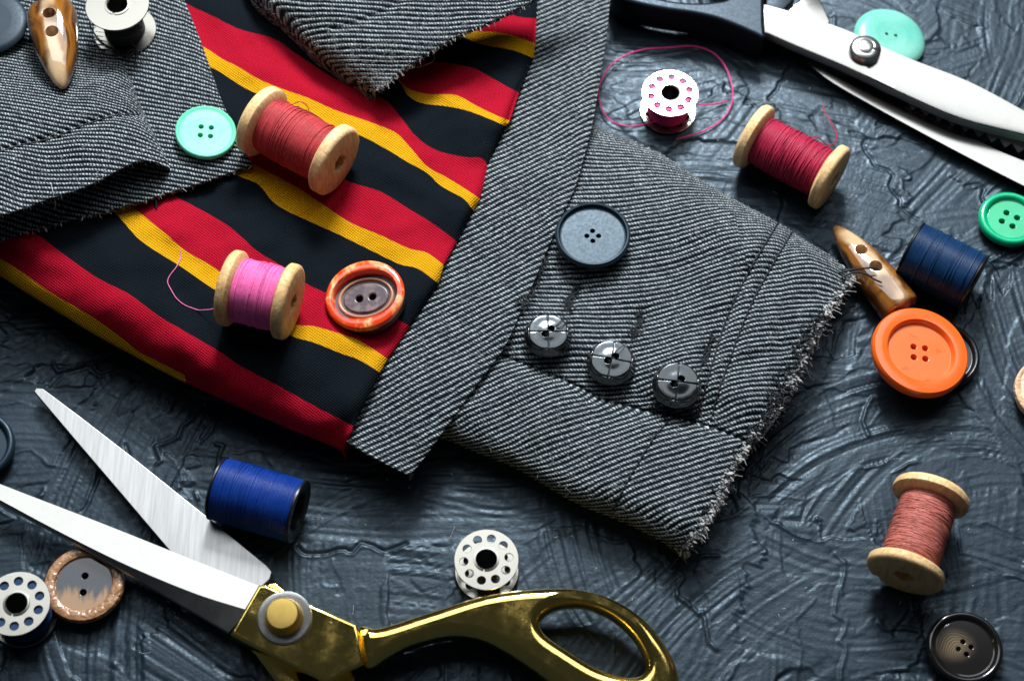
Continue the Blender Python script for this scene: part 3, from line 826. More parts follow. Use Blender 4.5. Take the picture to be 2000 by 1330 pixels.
place_button('coat_button', 'glossy dark horn button with a pale swirl in the lower right corner', 1886, 1262, .4, 75, (0, 0, 1), [M['swirl']], 4.0, .74, .66, h4(.17, .07, .15),
             prof=lambda R, H: [(.74 * R, .66 * H), (.77 * R, .68 * H), (.81 * R, .84 * H), (.86 * R, .98 * H), (.90 * R, H), (.95 * R, .93 * H), (.99 * R, .72 * H), (R, .5 * H), (.94 * R, .2 * H), (.8 * R, .02), (.5 * R, 0)])

# --- green buttons
M['mint'] = plastic('mint_plastic', (.10, .58, .34), .36, .10, spec=.25, sss=.1, base2=(.16, .63, .41), scale=60)
M['emerald'] = plastic('green_plastic', (.0, .42, .19), .16, .08, coat=.4, sss=.1)
M['teal'] = plastic('teal_plastic', (.11, .42, .34), .28, .1, spec=.4, sss=.15, base2=(.20, .50, .41), scale=45)
flat_prof = lambda R, H: [(.5 * R, H * .9), (.84 * R, .9 * H), (.88 * R, .92 * H), (.92 * R, .985 * H), (.955 * R, H), (.99 * R, .93 * H), (R, .75 * H), (R, .5 * H), (.96 * R, .22 * H), (.85 * R, .03 * H), (.5 * R, 0)]
place_button('shirt_button', 'mint green four hole button leaning against the coral thread spool', 402, 256, 31.3, 59, (.17, -.03, 1), [M['mint']], 3.4, .5, .9, h4(.235, .085, .78), prof=flat_prof)
place_button('shirt_button', 'bright green four hole button with a rim cut off by the right edge', 1974, 424, .4, 61, (0, 0, 1), [M['emerald']], 4.4, .70, .62, h4(.26, .10, .25))
place_button('shirt_button', 'pale teal domed two hole button half under the serrated shears', 1741, 68, .4, 71, (.13, .0, 1), [M['teal']], 4.2, .2, .98, h2(.13, .05, -.12),
             prof=lambda R, H: [(.2 * R, .98 * H), (.45 * R, H), (.7 * R, .96 * H), (.86 * R, .84 * H), (.95 * R, .66 * H), (R, .46 * H), (.96 * R, .24 * H), (.8 * R, .06 * H), (.2 * R, 0)])

# --- orange button, resting on the toggle's end and the black button
def orange_mat(name, base, spots):
    m = N(name); f = m.noise(260, 3, m.obj()); g = m.noise(90, 2, m.obj())
    m.set(base=m.mix(m.mr(f, .64, .72, 0, spots), base, (.62, .10, .02)), rough=m.mr(g, .3, .7, .16, .26), spec=.5, coat=.3, sss=.1)
    m.b.inputs['Subsurface Scale'].default_value = .002
    m.bump(m.noise(500, 3, m.obj()), .05, .0002)
    return m.m
M['orange'] = orange_mat('orange_plastic', (.84, .125, .012), .25)
M['salmon'] = orange_mat('salmon_centre', (.86, .17, .045), .8)
place_button('coat_button', 'big orange four hole button with a thick rounded rim', 1800, 683, 6.6, 97, (.13, .0, 1), [M['orange'], M['salmon']], 5.4, .64, .6, h4(.17, .066, .7), single=False)

# --- brown and pale wood-look buttons
def crackle(name, a, b, d):
    m = N(name); v = m.n('ShaderNodeTexVoronoi', feature='DISTANCE_TO_EDGE', i={'Vector': m.obj(), 'Scale': 420.0}).outputs[0]
    n_ = m.noise(300, 4, m.obj(), dist=1.5)
    m.set(base=m.mix(m.mr(n_, .35, .65), a, b), rough=.3, spec=.5, coat=.3)
    m.bump(m.math('ADD', m.mr(v, 0, .3), n_), .28, .0007)
    return m.m
M['tanrim'] = crackle('tan_crackled', (.26, .125, .055), (.42, .22, .11), .5)
M['palewood'] = crackle('pale_crackled', (.66, .42, .25), (.78, .55, .36), .5)
def half_disc_mat():
    m = N('two_tone_disc'); v = m.obj()
    sep = m.n('ShaderNodeSeparateXYZ', i={0: v})
    st = m.noise(1.0, 4, m.obj((330, 90, 1)), .6)
    y = m.math('ADD', sep.outputs[1], m.math('MULTIPLY', m.math('SUBTRACT', st, .5), .016))
    f = m.mr(y, -.0055, -.0005)
    m.set(base=m.mix(f, (.28, .15, .065), (.014, .017, .03)), rough=.10, spec=.5, coat=.3)
    return m.m
M['twotone'] = half_disc_mat()
t, fr, R = place_button('coat_button', 'tan crackle rimmed button with a two tone centre under the gold shears blade', 163, 1138, .4, 78, (0.02, 0, 1), [M['tanrim'], M['twotone']], 4.6, .70, .78,
             h2(.22, .085, math.pi / 2), single=False,
             prof=lambda R, H: [(.70 * R, .78 * H), (.715 * R, .80 * H), (.73 * R, .94 * H), (.77 * R, H), (.9 * R, H), (.97 * R, .93 * H), (R, .74 * H), (.985 * R, .6 * H), (R, .45 * H), (.95 * R, .18 * H), (.8 * R, .02), (.5 * R, 0)])
place_button('coat_button', 'pale wooden looking crackled button cut off by the right edge', 2057, 762, .4, 74, (0, 0, 1), [M['palewood']], 5.0, .6, .9, h2(.2, .08), prof=flat_prof)

# --- red marbled button with purple oval centre
def marble_red():
    m = N('red_marbled_rim'); n_ = m.noise(95, 4, m.obj((1, 1, 1)), .6, 1.8)
    c = m.ramp(n_, [(.36, (.72, .045, .008)), (.50, (.74, .06, .012)), (.58, (.80, .20, .05)), (.66, (.9, .5, .26)), (.72, (.78, .09, .02))])
    m.set(base=c, rough=.14, spec=.55, coat=.4); return m.m
def purple_mat():
    m = N('worn_purple'); n_ = m.noise(260, 5, m.obj(), .65)
    c = m.mix(m.mr(n_, .4, .66), (.05, .026, .04), (.16, .11, .10))
    m.set(base=c, rough=.32, spec=.5); m.bump(n_, .08, .0003); return m.m
M['redrim'] = marble_red(); M['purple'] = purple_mat(); M['darkside'] = plastic('dark_purple_side', (.05, .025, .04), .45); M['copper'] = plastic('copper_ring', (.42, .20, .11), .3)
def red_button():
    z0 = zline(710, 585) + .3; H = 6.0
    o = at(711, 574, z0 + H); k = mmpp(574, z0 + H); R = 79 * k
    n = unit((-.15, -.04, 1)); base = o - n * H; fr = frame(base, n, (1, .10, 0))
    t = thing('coat_button', 'oval looking button with red marbled rim and worn purple two hole centre', 'button', base)
    def rg(prof): return lathe(np.array(prof), 110, True)
    V, F = rg([(.80 * R, .42 * H), (.82 * R, .55 * H), (.835 * R, .9 * H), (.85 * R, .985 * H), (.875 * R, H), (.94 * R, .97 * H), (.985 * R, .9 * H), (R, .76 * H), (.995 * R, .6 * H), (.97 * R, .52 * H)]); V = V * [1, .96, 1]
    # rim is broader at the sides than the oval well
    rr = np.hypot(V[:, 0], V[:, 1]) / R; ang = np.arctan2(V[:, 1], V[:, 0])
    w = np.clip((.90 - rr) / .1, 0, 1); V[:, :2] *= (1 - w * (.03 + .16 * np.sin(ang - .05) ** 2))[:, None]
    mk('rim', xf(V, fr), F, M['redrim'], t, sharp=45)
    V, F = rg([(.45 * R, 0), (.9 * R, 0), (.97 * R, .08 * H), (R * .985, .3 * H), (.985 * R, .52 * H), (.83 * R, .48 * H), (.45 * R, .42 * H)])
    mk('base', xf(V * [1, .96, 1], fr), F, M['darkside'], t, sharp=45)
    V, F = rg([(.615 * R, .40 * H), (.63 * R, .53 * H), (.655 * R, .58 * H), (.685 * R, .58 * H), (.71 * R, .53 * H), (.725 * R, .40 * H)])
    mk('inner_ring', xf(V * [1, .78, 1], fr), F, M['copper'], t, sharp=60)
    V, F = plate([circ(.575 * R, 72, ry=.41 * R), circ(.085 * R, 24, (-.165 * R, 0)), circ(.085 * R, 24, (.165 * R, 0))], .35 * H, .5, 3); V[:, 2] += .53 * H
    mk('centre_disc', xf(V, fr), F, M['purple'], t, sharp=45, caps=n)
red_button()

# --- spools
M['wood1'] = wood_mat('pale_maple', (.82, .57, .29), (.64, .39, .16), (.5, .3, 0))
M['wood2'] = wood_mat('honey_birch', (.76, .50, .23), (.58, .34, .13), (.3, .5, 0))
def bezwave(n, seed, k):
    r = np.random.default_rng(seed); a = r.normal(size=n // k + 4); return np.interp(np.arange(n) / k, np.arange(len(a)), a)

def winding(L, rfun, rt, pitch, chaos, seed, cross=6, cspan=(.25, .9)):
    """thread wound round the x axis between -L/2 and L/2"""
    r = np.random.default_rng(seed); seg = 34
    n = int(L / pitch * seg); a = np.arange(n) * 2 * math.pi / seg
    x = np.linspace(-L / 2 + rt, L / 2 - rt, n) + bezwave(n, seed, seg) * .09 * chaos
    rr = rfun(x / (L / 2)) + np.abs(bezwave(n, seed + 1, 24)) * .07 * chaos
    parts = [tube(np.stack([x, rr * np.cos(a), rr * np.sin(a)], 1), rt, 5)]
    for i in range(cross):
        turns = r.uniform(.8, 3.2); n2 = int(turns * 44); t = np.linspace(0, 1, n2)
        x0 = r.uniform(-.9, .9); dx = r.uniform(*cspan) * r.choice([-1, 1]) * chaos
        xx = np.clip(x0 + dx * (t - .5) + .05 * np.sin(t * 9 + i), -.965, .965) * L / 2
        aa = r.uniform(0, 6.28) + t * turns * 2 * math.pi
        rr = rfun(xx / (L / 2)) + rt * (1.3 + .5 * (i % 3)) + .05 * np.sin(aa * 3)
        parts.append(tube(np.stack([xx, rr * np.cos(aa), rr * np.sin(aa)], 1), rt * 1.02, 5))
    return join(parts)

def spool_frame(pa, pb, z):
    A, B = at(*pa, z), at(*pb, z); ax = unit(B - A); L = float(np.linalg.norm(B - A))
    return A, B, ax, L

def wooden_spool(label, pa, pb, zc, D, wood, tmat, seed, chaos=.6, cross=7, fl=3.4, rth=None, bulge=.5, rt=.15, pitch=.27, group='wooden thread spools', tail=None, notch=False):
    """pa, pb: where the centres of the two outer faces show; zc: height of the axis"""
    A, B, ax, L = spool_frame(pa, pb, zc); R = D / 2
    mid = (A + B) / 2; t = thing('wooden_spool', label, 'thread spool', mid * [1, 1, 0] + [0, 0, zc - R], group)
    fr = frame(mid, ax, (0, 0, 1)); rh = 3.1
    def fprof(s):       # outer face at z = L/2
        p = [(rh, L / 2 - .1), (rh + .5, L / 2 - .02), (R - 1.6, L / 2), (R - .8, L / 2 - .25), (R - .15, L / 2 - .9), (R, L / 2 - 1.6), (R - .05, L / 2 - fl + .5), (R - .5, L / 2 - fl), (R * .80, L / 2 - fl - .55), (R * .58, L / 2 - fl - 1.7), (rh, L / 2 - fl - 1.8)]
        V, F = lathe(p, 80, True)
        ang = np.arctan2(V[:, 1], V[:, 0]); rr = np.hypot(V[:, 0], V[:, 1])
        V[:, :2] *= (1 + .012 * vnoise(ang * 3, ang * 0, seed) + .006 * vnoise(ang * 9, ang * 0, seed + 3))[:, None]
        inner = rr < rh + .3; V[inner, :2] *= (1 + .35 * vnoise(ang[inner] * 2.5, ang[inner] * 0, seed + 5 + s))[:, None]
        if notch and s > 0:
            g = (np.abs(ang - 2.45) < .10) & (rr > R * .86); V[g, :2] *= .91
        if s < 0: V = V * [1, -1, -1]
        return V, F
    for s in (1, -1):
        V, F = fprof(s); mk('flange', xf(V, fr), F, wood, t, sharp=38)
    V, F = lathe([(rh, -L / 2 + fl + 1), (R * .56, -L / 2 + fl + 1), (R * .56, L / 2 - fl - 1), (rh, L / 2 - fl - 1)], 40, True)
    mk('barrel', xf(V, fr), F, wood, t, sharp=40)
    Lw = L - 2 * fl - 1.4; r0 = rth or R * .74
    rf = lambda q: r0 + bulge * (1 - q * q) - .9 * np.clip(np.abs(q) - .8, 0, 1)
    V, F = winding(Lw, rf, rt, pitch, chaos, seed, cross)
    fx = (mid, np.stack([ax, unit(np.cross((0, 0, 1), ax)), np.cross(ax, unit(np.cross((0, 0, 1), ax)))], 0))
    xs_ = np.linspace(-1, 1, 24)
    Vc, Fc = lathe(np.stack([rf(xs_) - rt * .55, xs_ * Lw / 2], 1), 48)
    Vc = Vc[:, [2, 0, 1]]
    Vj, Fj = join([(V, F), (Vc, Fc)])
    wnd = mk('thread_winding', xf(Vj, fx), Fj, tmat, t)
    if tail is not None:
        pts = np.array([at(p[0], p[1], p[2]) for p in tail]); pts = catmull(pts, step=.6)
        pts = pts + .12 * np.stack([vnoise(np.arange(len(pts)) / 4, np.zeros(len(pts)), seed + k) for k in range(3)], 1)
        V, F = tube(pts, rt * 1.15, 6); mk('thread_tail', V, F, tmat, t)
    return t

M['t_coral'] = thread_mat('coral_thread', (.46, .045, .052)); M['t_pink'] = thread_mat('pink_thread', (.86, .15, .42), .5, .4)
M['t_crim'] = thread_mat('crimson_thread', (.42, .016, .06)); M['t_rose'] = thread_mat('dusty_rose_thread', (.50, .15, .12))
M['t_blue'] = thread_mat('royal_blue_thread', (.001, .032, .23), .42); M['t_navy'] = thread_mat('navy_thread', (.002, .030, .10), .42)
M['t_mag'] = thread_mat('magenta_thread', (.80, .025, .24), .5)

zE = zline(580, 300) + 12.7
wooden_spool('wooden spool of coral red thread lying on the striped lining', (500, 231), (664, 319), zE, 25.4, M['wood1'], M['t_coral'], 3, .35, 7, fl=4.6, rth=9.6,
             tail=[(570, 205, zE + 10.5), (585, 199, zE + 10.8), (598, 205, zE + 10.5), (604, 216, zE + 9.5)])
zF_ = zline(505, 600) + 12.8
wooden_spool('wooden spool of bright pink thread lying on the striped lining', (441, 560), (574, 592), zF_, 25.4, M['wood2'], M['t_pink'], 5, .35, 8, fl=3.9, rth=10.4, bulge=.2, rt=.14, pitch=.25,
             tail=[(432, 598, zF_ - 6), (412, 604, zF_ - 8), *[(a_, b_, zline(a_, b_) + .35) for a_, b_ in ((385, 605), (352, 590), (332, 562), (328, 545), (345, 520), (353, 502), (354, 487))]])
wooden_spool('wooden spool of crimson thread lying on the board below the serrated shears', (1462, 262), (1630, 352), 12.3, 24.6, M['wood1'], M['t_crim'], 8, .95, 16, fl=4.0, rth=8.8, bulge=.2, rt=.18, pitch=.32,
             tail=[(1588, 268, 20.5), (1600, 270, 20), (1612, 281, 17), (1620, 284, 15), (1632, 278, 12), (1634, 262, 8), (1626, 245, 5), (1612, 222, 3), (1606, 206, 1.4)])
wooden_spool('wooden spool of dusty rose thread lying alone on the board at lower right', (1822, 958), (1765, 1126), 12.6, 25.2, M['wood1'], M['t_rose'], 11, 1.6, 60, fl=3.6, rth=8.6, bulge=.3, rt=.17, pitch=.32, notch=True)

def plastic_spool(label, pa, pb, zc, D, tmat, seed, tail=None):
    A, B, ax, L = spool_frame(pa, pb, zc); R = D / 2; mid = (A + B) / 2
    t = thing('thread_reel', label, 'thread spool', mid * [1, 1, 0] + [0, 0, zc - R], 'plastic thread reels')
    fr = frame(mid, ax, (0, 0, 1))
    for s in (1, -1):
        V, F = lathe([(R * .66, L / 2 - 4), (R * .66, L / 2 - .6), (R * .78, L / 2 - .15), (R * .97, L / 2), (R, L / 2 - .3), (R, L / 2 - .75), (R * .9, L / 2 - 1.0), (R * .74, L / 2 - 4)], 72, True)
        if s < 0: V = V * [1, -1, -1]
        mk('flange', xf(V, fr), F, M['blackplastic'], t, sharp=40)
    V, F = lathe([(R * .6, -L / 2 + .8), (R * .78, -L / 2 + .8), (R * .78, L / 2 - .8), (R * .6, L / 2 - .8)], 48, True)
    mk('barrel', xf(V, fr), F, M['blackplastic'], t, sharp=40)
    Lw = L - 2.0; rf = lambda q: R * .965 + .15 * (1 - q * q) - .35 * np.clip(np.abs(q) - .9, 0, 1)
    y = unit(np.cross((0, 0, 1), ax)); fx = (mid, np.stack([ax, y, np.cross(ax, y)], 0))
    V, F = winding(Lw, rf, .14, .245, .3, seed, 6, (.05, .3))
    xs_ = np.linspace(-1, 1, 12); Vc, Fc = lathe(np.stack([rf(xs_) - .1, xs_ * Lw / 2], 1), 56); Vc = Vc[:, [2, 0, 1]]
    V, F = join([(V, F), (Vc, Fc)]); mk('thread_winding', xf(V, fx), F, tmat, t)
    if tail is not None:
        pts = catmull(np.array([at(*p) for p in tail]), step=.6); V, F = tube(pts, .2, 6); mk('thread_tail', V, F, tmat, t)
plastic_spool('royal blue thread reel with black ends lying beside the gold shears', (424, 953), (585, 1000), 10.6, 21.2, M['t_blue'], 21)
plastic_spool('navy blue thread reel with black ends lying beside the horn toggle', (1775, 487), (1904, 553), 10.8, 21.4, M['t_navy'], 23,
              [(1925, 512, 12), (1933, 513, 9), (1945, 525, 5), (1952, 541, 1.2)])

# --- sewing machine bobbins
def bobbin(label, cx, cy, zb, Rpx, tmat=None, holes=10, fill=.75, hh=11.0, a0=.1, slot=True, tails=()):
    k = mmpp(cy, zb + hh); R = Rpx * k; top = at(cx, cy, zb + hh); base = top - [0, 0, hh]
    t = thing('bobbin', label, 'bobbin', base, 'metal bobbins')
    fr = frame(base, (0, 0, 1)); rc = .33 * R
    hl = [circ(.072 * 2 * R * .93, 24, (.70 * R * math.cos(a0 + 2 * math.pi * i / holes), .70 * R * math.sin(a0 + 2 * math.pi * i / holes))) for i in range(holes)]
    for s in (1, 0):
        V, F = plate([circ(R, 96), circ(rc, 48)] + hl, .55, .10, 0); V[:, 2] += hh if s else .55
        # a slightly dished sheet
        pass
        mk('flange', xf(V, fr), F, M['nickel'], t, sharp=8)
    V, F = lathe([(rc * .93, .1), (rc * 1.06, .1), (rc * 1.06, hh - .1), (rc * 1.22, hh + .05), (rc * 1.20, hh + .28), (rc * 1.02, hh + .34), (rc * .93, hh + .1)], 60, True)
    if slot:
        ang = np.arctan2(V[:, 1], V[:, 0]); g = (np.abs(ang + 1.75) < .07) & (V[:, 2] > hh - .2); V[g, 2] -= .6
    mk('hub', xf(V, fr), F, M['nickel'], t, sharp=40)
    if tmat is not None:
        L = hh - 1.2; r0 = fill * R
        rf = lambda q: r0 + .35 * np.sin(q * 3) * .4
        V, F = winding(L, rf, .17, .31, .8, int(cx), 6, (.3, .9)); xs_ = np.linspace(-1, 1, 10)
        Vc, Fc = lathe(np.stack([rf(xs_) - .12, xs_ * L / 2], 1), 56); Vc = Vc[:, [2, 0, 1]]
        V, F = join([(V, F), (Vc, Fc)]); Vd, Fd = lathe([(rc, L / 2 - .1), (r0, L / 2 - .1)], 56); Vd = Vd[:, [2, 0, 1]]
        V, F = join([(V, F), (Vd, Fd)])
        fx = (base + [0, 0, hh / 2], np.array([[0, 0, 1.], [1, 0, 0], [0, 1, 0]]))
        mk('thread_winding', xf(V, fx), F, tmat, t)
        for tl_ in tails:
            pts = catmull(np.array([at(*p) for p in tl_]), step=.6)
            pts += .1 * np.stack([vnoise(np.arange(len(pts)) / 5, np.zeros(len(pts)), 90 + k_) for k_ in range(3)], 1)
            V, F = tube(pts, .26, 6); mk('thread_tail', V, F, tmat, t)
    return t
bobbin('empty silver bobbin with ten round holes just above the gold handle', 950, 1092, .4, 63)
bobbin('silver bobbin wound with dark blue thread at the left edge below the gold blade', 32, 1178, .4, 66, M['t_navy'], 10, .86, 11.5, .35)
bobbin('silver bobbin of magenta thread with its loose thread looped around it', 1309, 182, .4, 55, M['t_mag'], 10, .72, 11.5, .2,
       tails=[[(1322, 218, 8), (1300, 228, 6), (1278, 238, 3.2), (1255, 244, 1.2), (1225, 247, .8), (1196, 238, .7), (1178, 218, .7), (1170, 190, .8), (1172, 165, .8), (1188, 135, .8), (1215, 112, .9), (1255, 98, .9), (1310, 93, 1.0), (1355, 91, 1.0),
               (1390, 102, .9), (1415, 128, .9), (1428, 160, .9), (1431, 190, .9), (1424, 215, .8), (1405, 238, .8), (1375, 256, .7), (1345, 266, .7), (1322, 272, .6)],
              [(1352, 195, 7), (1358, 200, 5), (1366, 205, 3), (1385, 205, 1.5), (1405, 201, .9), (1420, 197, .8)]])
bobbin('silver bobbin of black thread standing on the twill at the top left', 229, 10, 33.0, 62, M['blackthread'], 0, .62, 15.0, 0,
       tails=[[(214, 42, 43.2), (228, 56, 40.2), (245, 72, 37.2), (262, 90, 34.7), (268, 96, 34.2), (258, 104, 34.2), (248, 113, 34.0), (235, 115, 34.0), (215, 110, 34.0), (195, 106, 34.0)],
              [(186, 26, 42.2), (176, 42, 38.2), (182, 62, 35.2), (200, 84, 34.2), (222, 98, 34.0), (224, 108, 34.4), (232, 110, 34.8), (231, 98, 34.4)],
              [(268, 98, 34.2), (266, 112, 34.0), (264, 126, 33.8)], [(246, 112, 34.4), (252, 100, 35.2), (262, 98, 34.8), (256, 110, 34.4), (248, 120, 34.0)]])

# --- horn toggles
def toggle(label, pa, pb, za, zb_, ra, prof, mat, holes, flat=.86):
    A, B = at(*pa, za), at(*pb, zb_); ax = unit(B - A); L = float(np.linalg.norm(B - A))
    y = unit(np.cross((0, 0, 1), ax)); z = np.cross(ax, y); R3 = np.stack([ax, y, z], 0)
    q = np.array(prof); tt = catmull(q, 60)
    a = np.linspace(0, 2 * math.pi, 48, endpoint=False)
    V = np.stack([np.repeat(tt[:, :1] * L, 48, 1), tt[:, 1:2] * ra * np.sign(np.cos(a)) * np.abs(np.cos(a)) ** .86, tt[:, 1:2] * ra * flat * np.sign(np.sin(a)) * np.abs(np.sin(a)) ** .86], -1)
    V[..., 2] += -.03 * L * (tt[:, :1] * 2 - 1) ** 2 * .6
    V = V.reshape(-1, 3); F = list(map(list, gridf(60, 48, True)))
    n = len(V); V = np.concatenate([V, [[tt[0, 0] * L, 0, -.018 * L], [tt[-1, 0] * L, 0, -.018 * L]]])
    F += [[(j + 1) % 48, j, n] for j in range(48)] + [[59 * 48 + j, 59 * 48 + (j + 1) % 48, n + 1] for j in range(48)]
    o = mk('horn_toggle', V, F, mat, origin=(0, 0, 0))
    o.location = (0, 0, 0)
    cv = []
    for hx, hr in holes:
        Vc, Fc = lathe([(0.001, -30), (hr, -30), (hr, 30), (.001, 30)], 32); cv.append((Vc + [hx * L, 0, 0], Fc))
    Vc, Fc = join(cv); c = mk('cutter', Vc, Fc, None, origin=(0, 0, 0), smooth=False)
    import bmesh
    for ob_ in (o, c):
        bm = bmesh.new(); bm.from_mesh(ob_.data); bmesh.ops.remove_doubles(bm, verts=bm.verts, dist=1e-6); bmesh.ops.recalc_face_normals(bm, faces=bm.faces); bm.to_mesh(ob_.data); bm.free()
    md = o.modifiers.new('b', 'BOOLEAN'); md.object = c; md.operation = 'DIFFERENCE'; md.solver = 'EXACT'
    bv = o.modifiers.new('v', 'BEVEL'); bv.width = .00035; bv.segments = 2; bv.limit_method = 'ANGLE'; bv.angle_limit = rad(50)
    dg = bpy.context.evaluated_depsgraph_get(); me = bpy.data.meshes.new_from_object(o.evaluated_get(dg))
    bpy.data.objects.remove(o); bpy.data.objects.remove(c)
    me.polygons.foreach_set('use_smooth', np.full(len(me.polygons), True)); me.set_sharp_from_angle(angle=rad(40))
    o = bpy.data.objects.new('horn_toggle', me); col.objects.link(o)
    mw = Matrix.Identity(4)
    for i in range(3):
        for j in range(3): mw[j][i] = R3[i][j]
        mw[i][3] = A[i] * S
    o.matrix_world = mw
    return tag(o, label, 'toggle', 'horn toggles')
taper = [(0, .55), (.008, .80), (.03, .93), (.09, 1), (.22, 1), (.4, .93), (.58, .80), (.74, .62), (.86, .43), (.94, .27), (.985, .12), (1, .02)]
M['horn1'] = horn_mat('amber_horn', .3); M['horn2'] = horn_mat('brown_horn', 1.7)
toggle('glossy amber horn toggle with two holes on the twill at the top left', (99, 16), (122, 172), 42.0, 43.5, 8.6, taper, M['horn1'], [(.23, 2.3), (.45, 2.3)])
taper2 = [(0, .62), (.008, .88), (.03, .99), (.1, 1), (.3, .97), (.5, .88), (.66, .74), (.8, .56), (.9, .38), (.96, .24), (.99, .12), (1, .02)]
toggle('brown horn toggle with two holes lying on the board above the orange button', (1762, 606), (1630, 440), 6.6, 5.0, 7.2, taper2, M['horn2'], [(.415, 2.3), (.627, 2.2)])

# ------------------------------------------------------------------ gold tailor's shears
def ribbed_blade(name, rows_px, zs_, mat, parent, n=60, sharp=28, side=None, side_from=99):
    """blade from long edge lines: each row a pixel polyline and a height (scalar or pair)"""
    R = []
    for L, z in zip(rows_px, zs_):
        g = catmull(np.array(L, float), n); zz = np.linspace(z[0], z[1], n) if isinstance(z, tuple) else np.full(n, z)
        R.append(at(g[:, 0], g[:, 1], zz))
    P = np.stack(R); m = len(R)
    F = np.concatenate([gridf(m, n, flip=False)])
    V = P.reshape(-1, 3); F = list(map(list, F))
    F += [[(m - 1) * n + j, (m - 1) * n + j + 1, j + 1, j] for j in range(n - 1)]
    F += [[i * n for i in range(m)], [i * n + n - 1 for i in range(m)][::-1]]
    o = mk(name, V, F, mat, parent, sharp=sharp)
    if side is not None:
        o.data.materials.append(side)
        mi = np.zeros(len(F), np.int32); mi[side_from * (n - 1):(m - 1) * (n - 1)] = 1; o.data.polygons.foreach_set('material_index', mi)
    return o

M['satin'] = steel('satin_steel', .42, (.55, .55, .53))
M['dullsteel'] = steel('dull_steel', .35, (.25, .24, .23))
M['brush'] = steel('brushed_steel', .36, (.35, .35, .35), ((900, 40, 40), rad(-50), .10))
gold = thing('tailor_shears', 'open tailor shears with gold handles and polished steel blades at lower left', 'scissors', at(560, 1200, 0))
up = [(-170, 878), (0, 945), (200, 1022), (350, 1082), (507, 1144)]
lowr = [(-170, 884), (0, 981), (150, 1062), (300, 1148), (447, 1234)]
bev = [(-170, 882.5), (-20, 965), (120, 1040), (250, 1104), (380, 1158), (484, 1191)]
b = ribbed_blade('blade', [[(x, y + 3) for x, y in up], up, bev, lowr, [(x, y + 4) for x, y in lowr]], [7.0, 7.9, (7.95, 8.9), (7.8, 7.9), (6.9, 6.6)], M['blade'], gold, side=M['satin'], side_from=3, sharp=4)
V, F = plate_px([[(66, 764), (71, 757), (84, 759), (150, 808), (260, 893), (400, 1005), (520, 1103), (530, 1116), (527, 1130), (514, 1142), (470, 1185), (420, 1165), (338, 1083), (240, 968), (150, 863)]], (300, 950), 5.0, (0, 0, 1), 2.4, .25, 2, (False,))
mk('blade', V, F, M['brush'], gold, sharp=30, caps=(0, 0, 1))
tn = (-.02, -.078, 1)
V, F = plate_px([[(505, 1141), (520, 1141), (610, 1181), (697, 1219), (711, 1296), (676, 1312), (640, 1334), (560, 1296), (500, 1266), (449, 1238), (452, 1231)]], (560, 1230), 12.6, tn, 9.0, 1.0, 4, (False,))
mk('pivot_plate', V, F, M['gold'], gold, sharp=34, caps=unit(tn))
V, F = plate_px([[(699, 1222), (730, 1222), (760, 1216), (850, 1187), (950, 1157), (1050, 1145), (1130, 1146), (1200, 1166), (1260, 1206), (1305, 1262), (1326, 1315), (1324, 1370), (1290, 1402), (1240, 1407), (1170, 1387), (1100, 1347), (1040, 1303), (980, 1265), (930, 1243), (870, 1239), (800, 1257), (760, 1277), (713, 1299)],
                 [(1053, 1212), (1066, 1192), (1096, 1179), (1140, 1178), (1192, 1198), (1234, 1234), (1258, 1274), (1262, 1300), (1248, 1316), (1218, 1317), (1162, 1298), (1106, 1264), (1066, 1236)]],
                (720, 1250), 12.9, tn, 11.0, 3.7, 8, (True, True), step=1.0)
mk('handle', V, F, M['gold'], gold, sharp=50, caps=unit(tn))
# second shank under the plate
V, F = plate_px([[(468, 1240), (560, 1235), (640, 1275), (695, 1325), (700, 1400), (640, 1450), (585, 1395), (540, 1335), (500, 1280)], [(578, 1300), (610, 1298), (650, 1330), (640, 1360), (600, 1345)]], (560, 1280), 4.6, (0, -.05, 1), 4.2, 1.6, 4, (True, True))
mk('handle', V, F, M['gold'], gold, sharp=50)
V, F = plate_px([[(519, 1146), (526, 1139), (538, 1138), (564, 1160), (600, 1185), (570, 1215), (530, 1180)]], (540, 1160), 4.4, (0, -.05, 1), 3.8, .4, 3, (False,))
mk('tang', V, F, M['gold'], gold, sharp=40)
o = on_plane(np.array(556.), np.array(1207.), at(560, 1230, 12.6), unit(tn)); k = mmpp(1207, 12)
fr = frame(o, tn)
a = np.linspace(0, 2 * math.pi, 360, endpoint=False)
rg = []
for r_, z_, am in ((54, .0, 0), (53.5, .55, 0), (51, .95, .30), (38.5, 1.0, .30), (36.5, .6, 0), (34, .0, 0)):
    rg.append(np.stack([r_ * k * np.cos(a), r_ * k * np.sin(a), z_ + am * np.where(np.arange(360) % 4 < 2, 1, -1)], 1))
V = np.concatenate(rg); mk('ribbed_washer', xf(V, fr), gridf(6, 360, True, True), M['steel'], gold, sharp=25)
V, F = lathe([(39 * k, .0), (38.5 * k, 1.0), (37 * k, 2.4), (33 * k, 4.6), (31 * k, 5.8), (29.5 * k, 6.1), (20 * k, 6.15), (10 * k, 6.17), (.02, 6.18)], 80)
mk('knob', xf(V, fr), F, M['knob'], gold, sharp=35)

